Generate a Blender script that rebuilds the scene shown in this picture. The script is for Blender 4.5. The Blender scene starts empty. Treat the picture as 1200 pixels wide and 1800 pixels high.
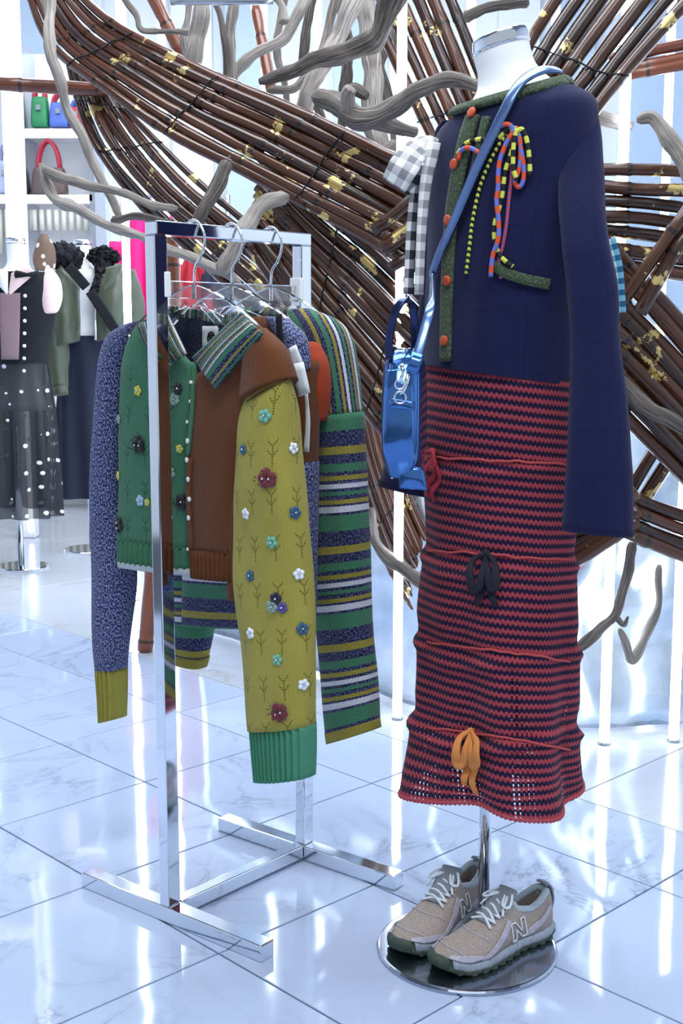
import bpy, bmesh, math, random
from mathutils import Vector, Matrix, Quaternion, noise
from mathutils.bvhtree import BVHTree
random.seed(7)
SC = bpy.context.scene
COL = SC.collection
R = math.radians

# ---------------------------------------------------------------- camera, world, lights, exposure
FPX = 2160.0; CAMH = 1.2; PITCH = math.atan(320/FPX)
cd = bpy.data.cameras.new('camera'); cam = bpy.data.objects.new('camera', cd); COL.objects.link(cam)
cd.sensor_fit = 'VERTICAL'; cd.sensor_height = 36; cd.sensor_width = 24; cd.lens = FPX*36/1800
cam.location = (0, 0, CAMH); cam.rotation_euler = (math.pi/2-PITCH, 0, 0)
cd.clip_start = .05; cd.clip_end = 60
SC.camera = cam
w = bpy.data.worlds.new('world'); SC.world = w; w.use_nodes = True
w.node_tree.nodes['Background'].inputs[0].default_value = (.80, .90, 1, 1)
w.node_tree.nodes['Background'].inputs[1].default_value = .46
SC.view_settings.view_transform = 'Standard'; SC.view_settings.look = 'None'
SC.view_settings.gamma = 1; SC.view_settings.use_curve_mapping = False
SC.view_settings.exposure = 0.42
def area(name, loc, rot, sx, sy, power, col=(.90, .95, 1)):
    l = bpy.data.lights.new(name, 'AREA'); l.shape = 'RECTANGLE'; l.size = sx; l.size_y = sy
    l.energy = power; l.color = col
    o = bpy.data.objects.new(name, l); COL.objects.link(o); o.location = loc
    o.rotation_euler = rot
    return o
CEIL = 4.1
area('ceiling_light_front', (0.3, .3, CEIL-.06), (R(-14), 0, 0), 2.4, 1.6, 145)
area('ceiling_light_rear', (-.6, 6.6, CEIL-.06), (0, 0, 0), 5, 2.6, 130)
area('ceiling_light_middle', (-.1, 3.1, CEIL-.06), (0, 0, 0), 2.8, 1.2, 70)

# ---------------------------------------------------------------- pixel helpers (1200 x 1800 frame)
CP, SP = math.cos(PITCH), math.sin(PITCH)
CAM = Vector((0, 0, CAMH))
def ray(x, y):
    a = (x-600)/FPX; b = -(y-900)/FPX
    return Vector((a, CP+b*SP, -SP+b*CP))
def G(x, y, z=0.0):
    d = ray(x, y); return CAM+d*((z-CAMH)/d.z)
def at(x, y, Y):
    d = ray(x, y); return CAM+d*(Y/d.y)
def onplane(x, y, P0, N):
    d = ray(x, y); return CAM+d*((P0-CAM).dot(N)/d.dot(N))

# ---------------------------------------------------------------- object helpers
WL = {}
def thing(name, label, cat, loc=(0, 0, 0), group=None):
    o = bpy.data.objects.new(name, None); COL.objects.link(o); o.location = loc
    o.empty_display_size = .05
    WL[o] = Vector(loc); tag(o, label, cat, group); return o
def tag(o, label, cat, group=None):
    o['label'] = label; o['category'] = cat
    if group: o['group'] = group
def mesh(name, V, F, mat, uvs=None, smooth=True):
    me = bpy.data.meshes.new(name); me.from_pydata([tuple(v) for v in V], [], F)
    if mat: me.materials.append(mat)
    if uvs:
        L = me.uv_layers.new(name='UVMap')
        for lp in me.loops: L.data[lp.index].uv = uvs[lp.vertex_index]
    if smooth:
        for p in me.polygons: p.use_smooth = True
    me.update(); return me
def fixn(me):
    b = bmesh.new(); b.from_mesh(me); bmesh.ops.recalc_face_normals(b, faces=b.faces); b.to_mesh(me); b.free()
def mk(name, geo, mat, parent=None, smooth=True, base=None, bevel=0, solid=0, sub=0, kind=None, label=None):
    """geo = (verts in world space, faces, uvs or None)"""
    V, F = geo[0], geo[1]; uvs = geo[2] if len(geo) > 2 else None
    off = WL[parent] if parent else (Vector(base) if base is not None else Vector((0, 0, 0)))
    me = mesh(name, [Vector(v)-off for v in V], F, mat, uvs, smooth); fixn(me)
    o = bpy.data.objects.new(name, me); COL.objects.link(o)
    if parent: o.parent = parent
    else: o.location = off
    WL[o] = off
    if solid:
        s = o.modifiers.new('thick', 'SOLIDIFY'); s.thickness = solid; s.offset = 0
    if bevel:
        s = o.modifiers.new('bevel', 'BEVEL'); s.width = bevel; s.segments = 2; s.limit_method = 'ANGLE'
    if sub:
        s = o.modifiers.new('sub', 'SUBSURF'); s.levels = sub; s.render_levels = sub
    if kind: o['kind'] = kind
    if label: o['label'] = label
    return o
def inst(name, me, parent, loc, rot=None, scale=1):
    o = bpy.data.objects.new(name, me); COL.objects.link(o); o.parent = parent
    o.location = Vector(loc)-WL[parent]
    o.rotation_mode = 'QUATERNION'
    if rot is not None: o.rotation_quaternion = rot
    o.scale = (scale,)*3; WL[o] = Vector(loc)
    return o
def join(*gs):
    V, F, U = [], [], []
    has = all(len(g) > 2 and g[2] for g in gs)
    for g in gs:
        n = len(V); V += list(g[0]); F += [tuple(i+n for i in f) for f in g[1]]
        if has: U += list(g[2])
    return (V, F, U) if has else (V, F)

# ---------------------------------------------------------------- geometry helpers
def catmull(P, n=8):
    P = [Vector(p) for p in P]
    if len(P) == 2: return [P[0].lerp(P[1], i/n) for i in range(n+1)]
    Q = [P[0]*2-P[1]]+P+[P[-1]*2-P[-2]]; out = []
    for i in range(1, len(Q)-2):
        for k in range(n):
            t = k/n; a, b, c, d = Q[i-1], Q[i], Q[i+1], Q[i+2]
            out.append(.5*((2*b)+(c-a)*t+(2*a-5*b+4*c-d)*t*t+(3*b-a-3*c+d)*t**3))
    out.append(Q[-2]); return out
def lerps(vals, t):
    """piecewise-linear value list at t in 0..1"""
    if not hasattr(vals, '__len__'): return vals
    x = t*(len(vals)-1); i = min(int(x), len(vals)-2); return vals[i]+(vals[i+1]-vals[i])*(x-i)
def resample(P, step):
    out = [P[0]]; acc = 0
    for a, b in zip(P, P[1:]):
        L = (b-a).length
        if L < 1e-9: continue
        d = step-acc
        while d <= L:
            out.append(a.lerp(b, d/L)); d += step
        acc = L-(d-step)
    if (out[-1]-P[-1]).length > step*.3: out.append(P[-1])
    return out
def tube(P, rad, n=10, cap=True, flat=1.0, wob=0, seed=0):
    """round tube along P; rad = number, list over length or function(t, s)"""
    V, F, U = [], [], []; m = len(P); s = 0
    T = [(P[min(i+1, m-1)]-P[max(i-1, 0)]).normalized() for i in range(m)]
    ref = Vector((0, 0, 1)) if abs(T[0].z) < .9 else Vector((1, 0, 0))
    X = T[0].cross(ref).normalized()
    tot = sum((P[i+1]-P[i]).length for i in range(m-1)) or 1
    for i in range(m):
        X = (X-T[i]*X.dot(T[i])).normalized(); Y = T[i].cross(X)
        if i: s += (P[i]-P[i-1]).length
        r = rad(s/tot, s) if callable(rad) else lerps(rad, s/tot)
        for k in range(n):
            a = 2*math.pi*k/n
            q = r
            if wob: q *= 1+wob*noise.noise(Vector((math.cos(a)*1.3+seed, math.sin(a)*1.3, s*14)))
            V.append(P[i]+X*math.cos(a)*q+Y*math.sin(a)*q*flat); U.append((k/n, s))
    for i in range(m-1):
        for k in range(n):
            a = i*n+k; b = i*n+(k+1) % n; F.append((a, b, b+n, a+n))
    if cap:
        F.append(tuple(range(n))[::-1]); F.append(tuple(range((m-1)*n, m*n)))
    return V, F, U
def loft(rings, uvs=None, cap=True):
    n = len(rings[0]); V, F = [], []
    for r in rings: V += r
    for i in range(len(rings)-1):
        for k in range(n):
            a = i*n+k; b = i*n+(k+1) % n; F.append((a, b, b+n, a+n))
    if cap:
        F.append(tuple(range(n))[::-1]); m = len(rings)-1; F.append(tuple(range(m*n, m*n+n)))
    U = None
    if uvs: U = [u for r in uvs for u in r]
    return V, F, U
def box(c, sx, sy, sz, M=None):
    c = Vector(c); V = []
    for x in (-1, 1):
        for y in (-1, 1):
            for z in (-1, 1):
                v = Vector((x*sx/2, y*sy/2, z*sz/2)); V.append(c+(M @ v if M else v))
    return V, [(0, 1, 3, 2), (4, 6, 7, 5), (0, 4, 5, 1), (2, 3, 7, 6), (0, 2, 6, 4), (1, 5, 7, 3)]
def beam(a, b, wx, h, up=Vector((0, 0, 1))):
    """box from a to b, width wx sideways, h along up"""
    a = Vector(a); b = Vector(b); d = (b-a); T = d.normalized(); S = T.cross(up).normalized(); Q = S.cross(T)
    return box((a+b)/2, d.length, wx, h, Matrix((T, S, Q)).transposed())
def ribbon(P, N, width, thick=.003, crown=0, n=6):
    """strap along P with surface normals N; width number/list"""
    V, F, U = [], [], []; m = len(P); s = 0
    tot = sum((P[i+1]-P[i]).length for i in range(m-1)) or 1
    prof = []
    for k in range(n+1): prof.append((k/n*2-1, 1))
    for k in range(n, -1, -1): prof.append((k/n*2-1, -1))
    for i in range(m):
        T = (P[min(i+1, m-1)]-P[max(i-1, 0)]).normalized(); nn = N[i] if isinstance(N, list) else N
        S = T.cross(nn).normalized(); Q = S.cross(T).normalized()
        if i: s += (P[i]-P[i-1]).length
        wd = lerps(width, s/tot)
        for x, z in prof:
            V.append(P[i]+S*x*wd/2+Q*(z*thick/2+crown*(1-x*x))); U.append((x*wd/2, s))
    c = len(prof)
    for i in range(m-1):
        for k in range(c):
            a = i*c+k; b = i*c+(k+1) % c; F.append((a, b, b+c, a+c))
    F.append(tuple(range(c))); F.append(tuple(range((m-1)*c, m*c)))
    return V, F, U
def smooth_rows(rows, sub):
    """rows of number tuples -> catmull interpolated"""
    n = len(rows[0]); out = []
    Q = [tuple(2*rows[0][k]-rows[1][k] for k in range(n))]+list(rows)+[tuple(2*rows[-1][k]-rows[-2][k] for k in range(n))]
    for i in range(1, len(Q)-2):
        for j in range(sub):
            t = j/sub
            out.append(tuple(.5*(2*Q[i][k]+(Q[i+1][k]-Q[i-1][k])*t+(2*Q[i-1][k]-5*Q[i][k]+4*Q[i+1][k]-Q[i+2][k])*t*t+(3*Q[i][k]-Q[i-1][k]-3*Q[i+1][k]+Q[i+2][k])*t**3) for k in range(n)))
    out.append(tuple(rows[-1])); return out
def slab(rows, P0, N, sub=6, n=48, off=0, ex=.72, rib=None, wr=.006, seed=0, cap=True, rough_end=0, fold=None):
    """flattened garment piece. rows (xl, yl, xr, yr, thick) in pixels on the plane through P0 with normal N (to camera).
       off = shift along N, rib = (count, depth), wr = soft wrinkle size"""
    rings, uvs = [], []; P0 = P0+N*off; s = 0; last = None
    rr = smooth_rows(rows, sub); m = len(rr)
    for ri, (xl, yl, xr, yr, th) in enumerate(rr):
        a = onplane(xl, yl, P0, N); b = onplane(xr, yr, P0, N); c = (a+b)/2; h = (b-a)/2
        if last is not None: s += (c-last).length
        last = c; ring, uvr = [], []
        for k in range(n):
            t = 2*math.pi*k/n; ct, st = math.cos(t), math.sin(t)
            y = math.copysign(abs(st)**ex, st)
            p = c+h*ct+N*(y*th/2)
            if rib: p += N*y*rib[1]*math.cos(rib[0]*math.pi*ct)
            if wr:
                q = noise.noise(Vector((p.x*9+seed*3.1, p.y*9, p.z*5+seed)))+.5*noise.noise(Vector((p.x*22+seed, p.y*22, p.z*9)))
                p += N*q*wr+h.normalized()*q*wr*.4
            if fold: p += N*fold(ct, ri/(m-1))
            ring.append(p)
        q0 = n//4; us = [0.0]*n; acc = 0
        for k in range(1, n//2+1):
            acc += (ring[(q0+k) % n]-ring[(q0+k-1) % n]).length if not rib else h.length*4/n; us[(q0+k) % n] = -acc
        acc = 0
        for k in range(1, n//2):
            acc += (ring[(q0-k) % n]-ring[(q0-k+1) % n]).length if not rib else h.length*4/n; us[(q0-k) % n] = acc
        rings.append(ring); uvs.append([(u_, s) for u_ in us])
    return loft(rings, uvs, cap)
def patch(c4, P0, N, off=.05, nu=14, nv=10, thick=.006, bulge=.012, curl=0):
    """four pixel corners (a b / d c) -> curved thick patch; u along ab"""
    V, F, U = [], [], []
    A, B, C, D = [onplane(x, y, P0+N*off, N) for x, y in c4]
    wu = ((B-A).length+(C-D).length)/2; wv = ((D-A).length+(C-B).length)/2
    for side in (1, -1):
        for j in range(nv+1):
            for i in range(nu+1):
                u, v = i/nu, j/nv
                p = A.lerp(B, u).lerp(D.lerp(C, u), v)
                p += N*(bulge*math.sin(math.pi*u)*math.sin(math.pi*min(1, v*.9+.1))+curl*v+side*thick/2)
                V.append(p); U.append((u*wu, v*wv))
    k = (nu+1)*(nv+1)
    def I(i, j, s): return s*k+j*(nu+1)+i
    for s in (0, 1):
        for j in range(nv):
            for i in range(nu): F.append((I(i, j, s), I(i+1, j, s), I(i+1, j+1, s), I(i, j+1, s)))
    for i in range(nu):
        F.append((I(i, 0, 0), I(i+1, 0, 0), I(i+1, 0, 1), I(i, 0, 1))); F.append((I(i, nv, 0), I(i+1, nv, 0), I(i+1, nv, 1), I(i, nv, 1)))
    for j in range(nv):
        F.append((I(0, j, 0), I(0, j+1, 0), I(0, j+1, 1), I(0, j, 1))); F.append((I(nu, j, 0), I(nu, j+1, 0), I(nu, j+1, 1), I(nu, j, 1)))
    return V, F, U
def rloft(rows, theta, sub=6, n=72, wr=.005, seed=0, cap=False, disp=None, sq=1.0):
    """body-like loft. rows (xl, yl, xr, yr, Y, ratio); theta = how far the front turns to picture left"""
    L = Vector((math.cos(theta), -math.sin(theta), 0)); Fv = Vector((-math.sin(theta), -math.cos(theta), 0))
    rings, uvs = [], []; s = 0; last = None; rr = smooth_rows(rows, sub); m = len(rr)
    for ri, (xl, yl, xr, yr, Y, rt) in enumerate(rr):
        a = at(xl, yl, Y); b = at(xr, yr, Y); c = (a+b)/2; wd = (b.x-a.x)/2; sl = (b.z-a.z)/(b.x-a.x+1e-9)
        A = wd/math.sqrt(math.cos(theta)**2+(rt*math.sin(theta))**2)
        if last is not None: s += (c-last).length
        last = c; ring, uvr = [], []
        for k in range(n):
            t = 2*math.pi*k/n; ct, st = math.cos(t), math.sin(t)
            if sq != 1: ct = math.copysign(abs(ct)**sq, ct); st = math.copysign(abs(st)**sq, st)
            d = L*ct*A+Fv*st*A*rt
            p = c+d; p.z += sl*d.x
            nr = (L*ct*rt+Fv*st).normalized()
            if wr:
                q = noise.noise(Vector((p.x*8+seed*2.3, p.y*8, p.z*4+seed)))+.5*noise.noise(Vector((p.x*20+seed, p.y*20, p.z*8)))
                p += nr*q*wr
            if disp: p += disp(t, ri/(m-1), p, nr)
            ring.append(p); uvr.append((t*A*.85, s))
        rings.append(ring); uvs.append(uvr)
    V, F, U = loft(rings, uvs, cap)
    return V, F, U
def bvh(*gs):
    V, F = [], []
    for g in gs:
        k = len(V); V += list(g[0]); F += [tuple(i+k for i in f) for f in g[1]]
    return BVHTree.FromPolygons(V, F)
def hit(t, x, y, fb=2.3):
    d = ray(x, y).normalized(); l, nrm, i, ds = t.ray_cast(CAM, d)
    if l is None: return at(x, y, fb), Vector((0, -1, 0))
    if nrm.dot(d) > 0: nrm = -nrm
    return l, nrm
def surf(px, t, off=.003, n=8, fb=2.3, sm=2):
    """pixel polyline laid on a surface -> points, normals"""
    q = catmull([Vector((x, y, 0)) for x, y in px], n); P, N = [], []; last = fb
    for v in q:
        l, nr = hit(t, v.x, v.y, last); last = l.y; P.append(l); N.append(nr)
    for _ in range(sm):
        P = [P[0]]+[(P[i-1]+P[i]*2+P[i+1])/4 for i in range(1, len(P)-1)]+[P[-1]]
        N = [N[0]]+[(N[i-1]+N[i]*2+N[i+1]).normalized() for i in range(1, len(N)-1)]+[N[-1]]
    return [p+nr*off for p, nr in zip(P, N)], N

# ---------------------------------------------------------------- material helpers
def S(h):
    c = [int(h[i:i+2], 16)/255 for i in (0, 2, 4)]
    return tuple((x/12.92 if x <= .04045 else ((x+.055)/1.055)**2.4) for x in c)+(1,)
def new(name, col=(.8, .8, .8, 1), rough=.5, metal=0, **kw):
    m = bpy.data.materials.new(name); m.use_nodes = True; nt = m.node_tree; b = nt.nodes['Principled BSDF']
    if isinstance(col, str): col = S(col)
    b.inputs['Base Color'].default_value = col; b.inputs['Roughness'].default_value = rough; b.inputs['Metallic'].default_value = metal
    for k, v in kw.items(): b.inputs[k.replace('_', ' ')].default_value = v
    return m, nt, b
def put(nt, sock, v):
    if isinstance(v, bpy.types.NodeSocket): nt.links.new(v, sock)
    elif v is not None: sock.default_value = v
def mth(nt, op, a, b=None, c=None):
    n = nt.nodes.new('ShaderNodeMath'); n.operation = op
    put(nt, n.inputs[0], a); put(nt, n.inputs[1], b)
    if c is not None: put(nt, n.inputs[2], c)
    return n.outputs[0]
def mix(nt, f, a, b):
    n = nt.nodes.new('ShaderNodeMix'); n.data_type = 'RGBA'; put(nt, n.inputs[0], f); put(nt, n.inputs[6], a); put(nt, n.inputs[7], b)
    return n.outputs[2]
def ramp(nt, f, stops, const=False):
    n = nt.nodes.new('ShaderNodeValToRGB'); r = n.color_ramp
    if const: r.interpolation = 'CONSTANT'
    while len(r.elements) < len(stops): r.elements.new(.5)
    for e, (p, c) in zip(r.elements, stops):
        e.position = p; e.color = c if not isinstance(c, str) else S(c)
    put(nt, n.inputs[0], f); return n.outputs[0]
def nz(nt, vec, scale, detail=3, rough=.5, dist=0):
    n = nt.nodes.new('ShaderNodeTexNoise'); n.inputs['Scale'].default_value = scale; n.inputs['Detail'].default_value = detail
    n.inputs['Roughness'].default_value = rough; n.inputs['Distortion'].default_value = dist
    if vec is not None: nt.links.new(vec, n.inputs['Vector'])
    return n.outputs['Fac']
def uvs(nt):
    n = nt.nodes.new('ShaderNodeUVMap'); s = nt.nodes.new('ShaderNodeSeparateXYZ'); nt.links.new(n.outputs[0], s.inputs[0])
    return n.outputs[0], s.outputs[0], s.outputs[1]
def vec(nt, x, y, z=0.0):
    n = nt.nodes.new('ShaderNodeCombineXYZ'); put(nt, n.inputs[0], x); put(nt, n.inputs[1], y); put(nt, n.inputs[2], z); return n.outputs[0]
def objc(nt):
    return nt.nodes.new('ShaderNodeTexCoord').outputs['Object']
def rnd(nt):
    return nt.nodes.new('ShaderNodeObjectInfo').outputs['Random']
def bump(nt, b, h, strength=.3, dist=.002):
    n = nt.nodes.new('ShaderNodeBump'); n.inputs['Strength'].default_value = strength; n.inputs['Distance'].default_value = dist
    nt.links.new(h, n.inputs['Height']); nt.links.new(n.outputs[0], b.inputs['Normal'])
def stepn(nt, v, e): return mth(nt, 'GREATER_THAN', v, e)

# ---------------------------------------------------------------- materials
MT = {}
for k, c, r, me in [('chrome', 'e4e8ee', .07, 1), ('satin_steel', 'c3c8d0', .22, 1), ('base_steel', 'a9b0bd', .16, 1), ('white_gloss', 'ffffff', .25, 0), ('white_matte', 'f4f7fb', .7, 0),
                    ('grout', '565a62', .9, 0), ('black_metal', '1a1a1e', .4, .6), ('brown_bag', '5c4a4a', .5, 0), ('lilac', 'b6bfe0', .45, 0),
                    ('bag_green', '1f7a4c', .5, 0), ('bag_blue', '4a68b8', .5, 0), ('bag_red', 'b02840', .5, 0), ('magenta', 'e0187a', .75, 0), ('deep_red', 'a01828', .8, 0),
                    ('black_cloth', '0e0f16', .9, 0), ('navy_cloth', '151d33', .85, 0), ('blush', 'f2d3cf', .8, 0), ('mauve', '8d7478', .85, 0), ('white_cloth', 'eceff4', .8, 0),
                    ('orange_button', 'c8512c', .5, 0), ('pearl', 'f0eee8', .25, 0), ('label_white', 'f2f2f0', .6, 0), ('bead_silver', 'd5dae0', .15, .8),
                    ('black_tape', '16161c', .8, 0), ('rust', 'b03a18', .9, 0), ('cream', 'f2efe2', .6, 0), ('paper_tag', 'e9eef4', .7, 0), ('grey_panel', '98aabf', .6, 0), ('ceiling_grey', '7f8894', .8, 0), ('pale_panel', 'c3d6ea', .5, 0), ('mustard', '93873a', .9, 0)]:
    MT[k] = new(k, c, r, me)[0]
m, nt, b = new('clear_acrylic', 'ffffff', .04, 0, Transmission_Weight=1.0, IOR=1.45); MT['acrylic'] = m
def emis(name, col, st):
    m, nt, b = new(name, col, .5); b.inputs['Emission Color'].default_value = S(col) if isinstance(col, str) else col
    b.inputs['Emission Strength'].default_value = st; MT[name] = m; return m
emis('led_white', 'e6f0ff', 9.0); emis('shelf_glow', 'eef5ff', 2.2); emis('panel_glow', 'eef5ff', 5.0)
# marble
def marble(name, base, vein, scale, rough, amt, bumpy):
    m, nt, b = new(name, base, rough)
    ge = nt.nodes.new('ShaderNodeNewGeometry'); r = rnd(nt)
    va = nt.nodes.new('ShaderNodeVectorMath'); va.operation = 'ADD'
    nt.links.new(ge.outputs['Position'], va.inputs[0]); nt.links.new(vec(nt, mth(nt, 'MULTIPLY', r, 40), mth(nt, 'MULTIPLY', r, 17)), va.inputs[1])
    p = va.outputs[0]
    n1 = nz(nt, p, scale, 5, .6, 1.6); v = mth(nt, 'ABSOLUTE', mth(nt, 'SUBTRACT', n1, .5))
    vm = ramp(nt, v, [(0, (1, 1, 1, 1)), (.012, (.35, .35, .35, 1)), (.05, (0, 0, 0, 1))])
    patchy = ramp(nt, nz(nt, p, scale*.8, 2), [(.45, (0, 0, 0, 1)), (.62, (1, 1, 1, 1))])
    f = mth(nt, 'MULTIPLY', mth(nt, 'MULTIPLY', vm, patchy), amt)
    cl = ramp(nt, nz(nt, p, scale*.5, 4), [(.3, S(base)), (.75, tuple(x*.86 for x in S(base)[:3])+(1,))])
    nt.links.new(mix(nt, f, cl, S(vein)), b.inputs['Base Color'])
    if bumpy: bump(nt, b, nz(nt, ge.outputs['Position'], 5, 1), .06, .02)
    MT[name] = m
marble('marble_tile', 'bccbe6', '70798c', 2.2, .06, .55, True)
marble('marble_slab', 'c4cbd6', 'a79c8c', 1.6, .16, .6, True)
# wall
m, nt, b = new('wall_white', 'f0f5fb', .8); bump(nt, b, nz(nt, objc(nt), 30), .05); MT['wall'] = m
# ribbed cream panel
m, nt, b = new('ribbed_panel', 'f3efdd', .5); MT['ribbed'] = m
# bamboo
def bamboo(name, dark, lite, gold):
    m, nt, b = new(name, dark, .28, 0, Coat_Weight=.4, Coat_Roughness=.12); uv_, u, v = uvs(nt); r = rnd(nt); o = objc(nt)
    st = nz(nt, vec(nt, mth(nt, 'MULTIPLY', u, 9), mth(nt, 'ADD', mth(nt, 'MULTIPLY', v, 1.6), mth(nt, 'MULTIPLY', r, 60))), 2.2, 4, .6)
    t = mth(nt, 'ADD', mth(nt, 'MULTIPLY', st, .9), mth(nt, 'MULTIPLY', mth(nt, 'SUBTRACT', r, .5), .35))
    c = ramp(nt, t, [(.25, dark), (.5, mixhex(dark, lite, .45)), (.78, lite)])
    ring = mth(nt, 'FRACT', mth(nt, 'DIVIDE', v, .27)); nod = mth(nt, 'LESS_THAN', mth(nt, 'ABSOLUTE', mth(nt, 'SUBTRACT', ring, .5)), .022)
    c = mix(nt, mth(nt, 'MULTIPLY', nod, .8), c, S('120c0c'))
    if gold:
        g1 = nz(nt, o, 11, 1.5, .5); g2 = nz(nt, o, 55, 3, .7)
        gm = stepn(nt, mth(nt, 'ADD', g1, mth(nt, 'MULTIPLY', mth(nt, 'SUBTRACT', g2, .5), .42)), gold)
        c = mix(nt, gm, c, S('d8c07c')); nt.links.new(mth(nt, 'MULTIPLY', gm, .7), b.inputs['Metallic'])
        nt.links.new(mth(nt, 'ADD', mth(nt, 'MULTIPLY', gm, .12), .26), b.inputs['Roughness'])
    nt.links.new(c, b.inputs['Base Color']); bump(nt, b, st, .15, .002); MT[name] = m
def mixhex(a, b_, t):
    A, B = S(a), S(b_); return tuple(A[i]*(1-t)+B[i]*t for i in range(3))+(1,)
bamboo('bamboo_dark', '1d0f0c', '66391f', .665); bamboo('bamboo_red', '5a2a1c', '9a5636', 0)
# driftwood
m, nt, b = new('driftwood', '8d8178', .85); uv_, u, v = uvs(nt); r = rnd(nt)
g = nz(nt, vec(nt, mth(nt, 'MULTIPLY', mth(nt, 'ABSOLUTE', mth(nt, 'SUBTRACT', u, .5)), 26), mth(nt, 'ADD', mth(nt, 'MULTIPLY', v, 7), mth(nt, 'MULTIPLY', r, 30))), 1.4, 5, .65, .6)
nt.links.new(ramp(nt, mth(nt, 'ADD', g, mth(nt, 'MULTIPLY', mth(nt, 'SUBTRACT', r, .5), .3)), [(.3, '352f2d'), (.48, '766c65'), (.7, 'b8afa6')]), b.inputs['Base Color']); bump(nt, b, g, .7, .006); MT['driftwood'] = m
# wavy mirror sheet
m, nt, b = new('mirror_sheet', 'cfdcea', .2, .8)
o = objc(nt); bump(nt, b, nz(nt, o, 3.2, 2, .5, .6), .3, .03); MT['mirror'] = m
nt.links.new(ramp(nt, nz(nt, o, 7, 4), [(.3, 'b4c6da'), (.7, 'e6eef6')]), b.inputs['Base Color'])
# knits ---------------------------------------------------------
def knitbump(nt, b, u, v, st=.5, per=.0042):
    # V-shaped stitches: columns along v, slanted by a triangle wave of u
    tri = mth(nt, 'PINGPONG', u, per)
    w1 = mth(nt, 'SINE', mth(nt, 'MULTIPLY', mth(nt, 'ADD', v, mth(nt, 'MULTIPLY', tri, 1.0)), 2*math.pi/per))
    w2 = mth(nt, 'SINE', mth(nt, 'MULTIPLY', u, 2*math.pi/(2*per)))
    h = mth(nt, 'ADD', mth(nt, 'MULTIPLY', w1, .5), w2)
    f = nz(nt, vec(nt, u, v), 900, 2)
    bump(nt, b, mth(nt, 'ADD', mth(nt, 'MULTIPLY', h, .25), f), st, .0022)
def fuzz(nt, b, col, u, v, amt=.28):
    f = nz(nt, vec(nt, u, v), 420, 3, .7); g = nz(nt, vec(nt, u, v), 30, 2)
    k = mth(nt, 'ADD', mth(nt, 'MULTIPLY', mth(nt, 'SUBTRACT', f, .5), amt*2.2), mth(nt, 'MULTIPLY', mth(nt, 'SUBTRACT', g, .5), amt*.5))
    n = nt.nodes.new('ShaderNodeHueSaturation'); nt.links.new(mth(nt, 'ADD', k, 1.0), n.inputs['Value']); put(nt, n.inputs['Color'], col)
    nt.links.new(n.outputs[0], b.inputs['Base Color'])
    b.inputs['Sheen Weight'].default_value = .12; b.inputs['Sheen Roughness'].default_value = .5
    b.inputs['Specular IOR Level'].default_value = .15
def flecks(nt, u, v, sc=1):
    return ramp(nt, nz(nt, vec(nt, mth(nt, 'MULTIPLY', u, 330*sc), mth(nt, 'MULTIPLY', v, 190*sc)), 1, 2, .6), [(.47, (0, 0, 0, 1)), (.58, (1, 1, 1, 1))])
def chevrons(nt, u, v, pu, pv, u0=0.0, up=True):
    """columns of little pointelle arrowheads: returns mask of eyelets"""
    x = mth(nt, 'SUBTRACT', mth(nt, 'FRACT', mth(nt, 'DIVIDE', mth(nt, 'ADD', u, u0+pu*50), pu)), .5)
    x = mth(nt, 'ABSOLUTE', mth(nt, 'MULTIPLY', x, pu))
    fv = mth(nt, 'MULTIPLY', mth(nt, 'FRACT', mth(nt, 'DIVIDE', v, pv)), pv)
    tot = None
    sg = -1.15 if up else 1.15
    for c in (.022, .040):
        d = mth(nt, 'ABSOLUTE', mth(nt, 'SUBTRACT', mth(nt, 'SUBTRACT', fv, c), mth(nt, 'MULTIPLY', x, sg)))
        k = mth(nt, 'MULTIPLY', mth(nt, 'LESS_THAN', d, .0022), mth(nt, 'LESS_THAN', x, .0105))
        tot = k if tot is None else mth(nt, 'MAXIMUM', tot, k)
    stem = mth(nt, 'MULTIPLY', mth(nt, 'LESS_THAN', x, .0015), mth(nt, 'MULTIPLY', mth(nt, 'GREATER_THAN', fv, .02), mth(nt, 'LESS_THAN', fv, .058)))
    tot = mth(nt, 'MAXIMUM', tot, stem)
    dots = mth(nt, 'GREATER_THAN', mth(nt, 'SINE', mth(nt, 'MULTIPLY', v, 2*math.pi/.0042)), -.35)
    return mth(nt, 'MULTIPLY', tot, dots)
def knit(name, col, marl=None, chev=None, amt=.28, chevcol=None, st=.5):
    m, nt, b = new(name, col, .95); uv_, u, v = uvs(nt); c = S(col)
    if marl: c = mix(nt, flecks(nt, u, v), S(col), S(marl))
    if chev: c = mix(nt, mth(nt, 'MULTIPLY', chevrons(nt, u, v, *chev), .85), c, S(chevcol))
    fuzz(nt, b, c, u, v, amt); knitbump(nt, b, u, v, st); MT[name] = m
knit('green_knit', '45765a', chev=(.062, .078, .031, True), chevcol='14301f'); knit('green_rib', '447656'); knit('brown_knit', '683c21'); knit('yellow_knit', 'a69b48', chev=(.050, .088, .025, True), chevcol='4a4210')
knit('yellow_rib', 'a39a45'); knit('mint_rib', '4d9172'); knit('navy_marl', '242850', '8f97bd'); knit('navy_dark', '1d1e30', '3c4060'); knit('grey_trim', 'b9c0c4'); knit('rust_knit', 'a83c1c'); knit('striped_mustard', '93873a')
STR = [(0, 'g'), (.16, 'n'), (.31, 'y'), (.39, 'n'), (.48, 'g'), (.56, 'n'), (.60, 'y'), (.645, 'n'), (.68, 'w'), (.73, 'n'), (.76, 'g'), (.80, 'n'), (.84, 'y'), (.885, 'n'), (.91, 'w'), (.97, 'n')]
CA = dict(g='41765a', n='1a1b30', y='93873a', w='c8c9d2'); CB = dict(g='4a8263', n='5a5f8a', y='a39644', w='dcdce4')
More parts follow.
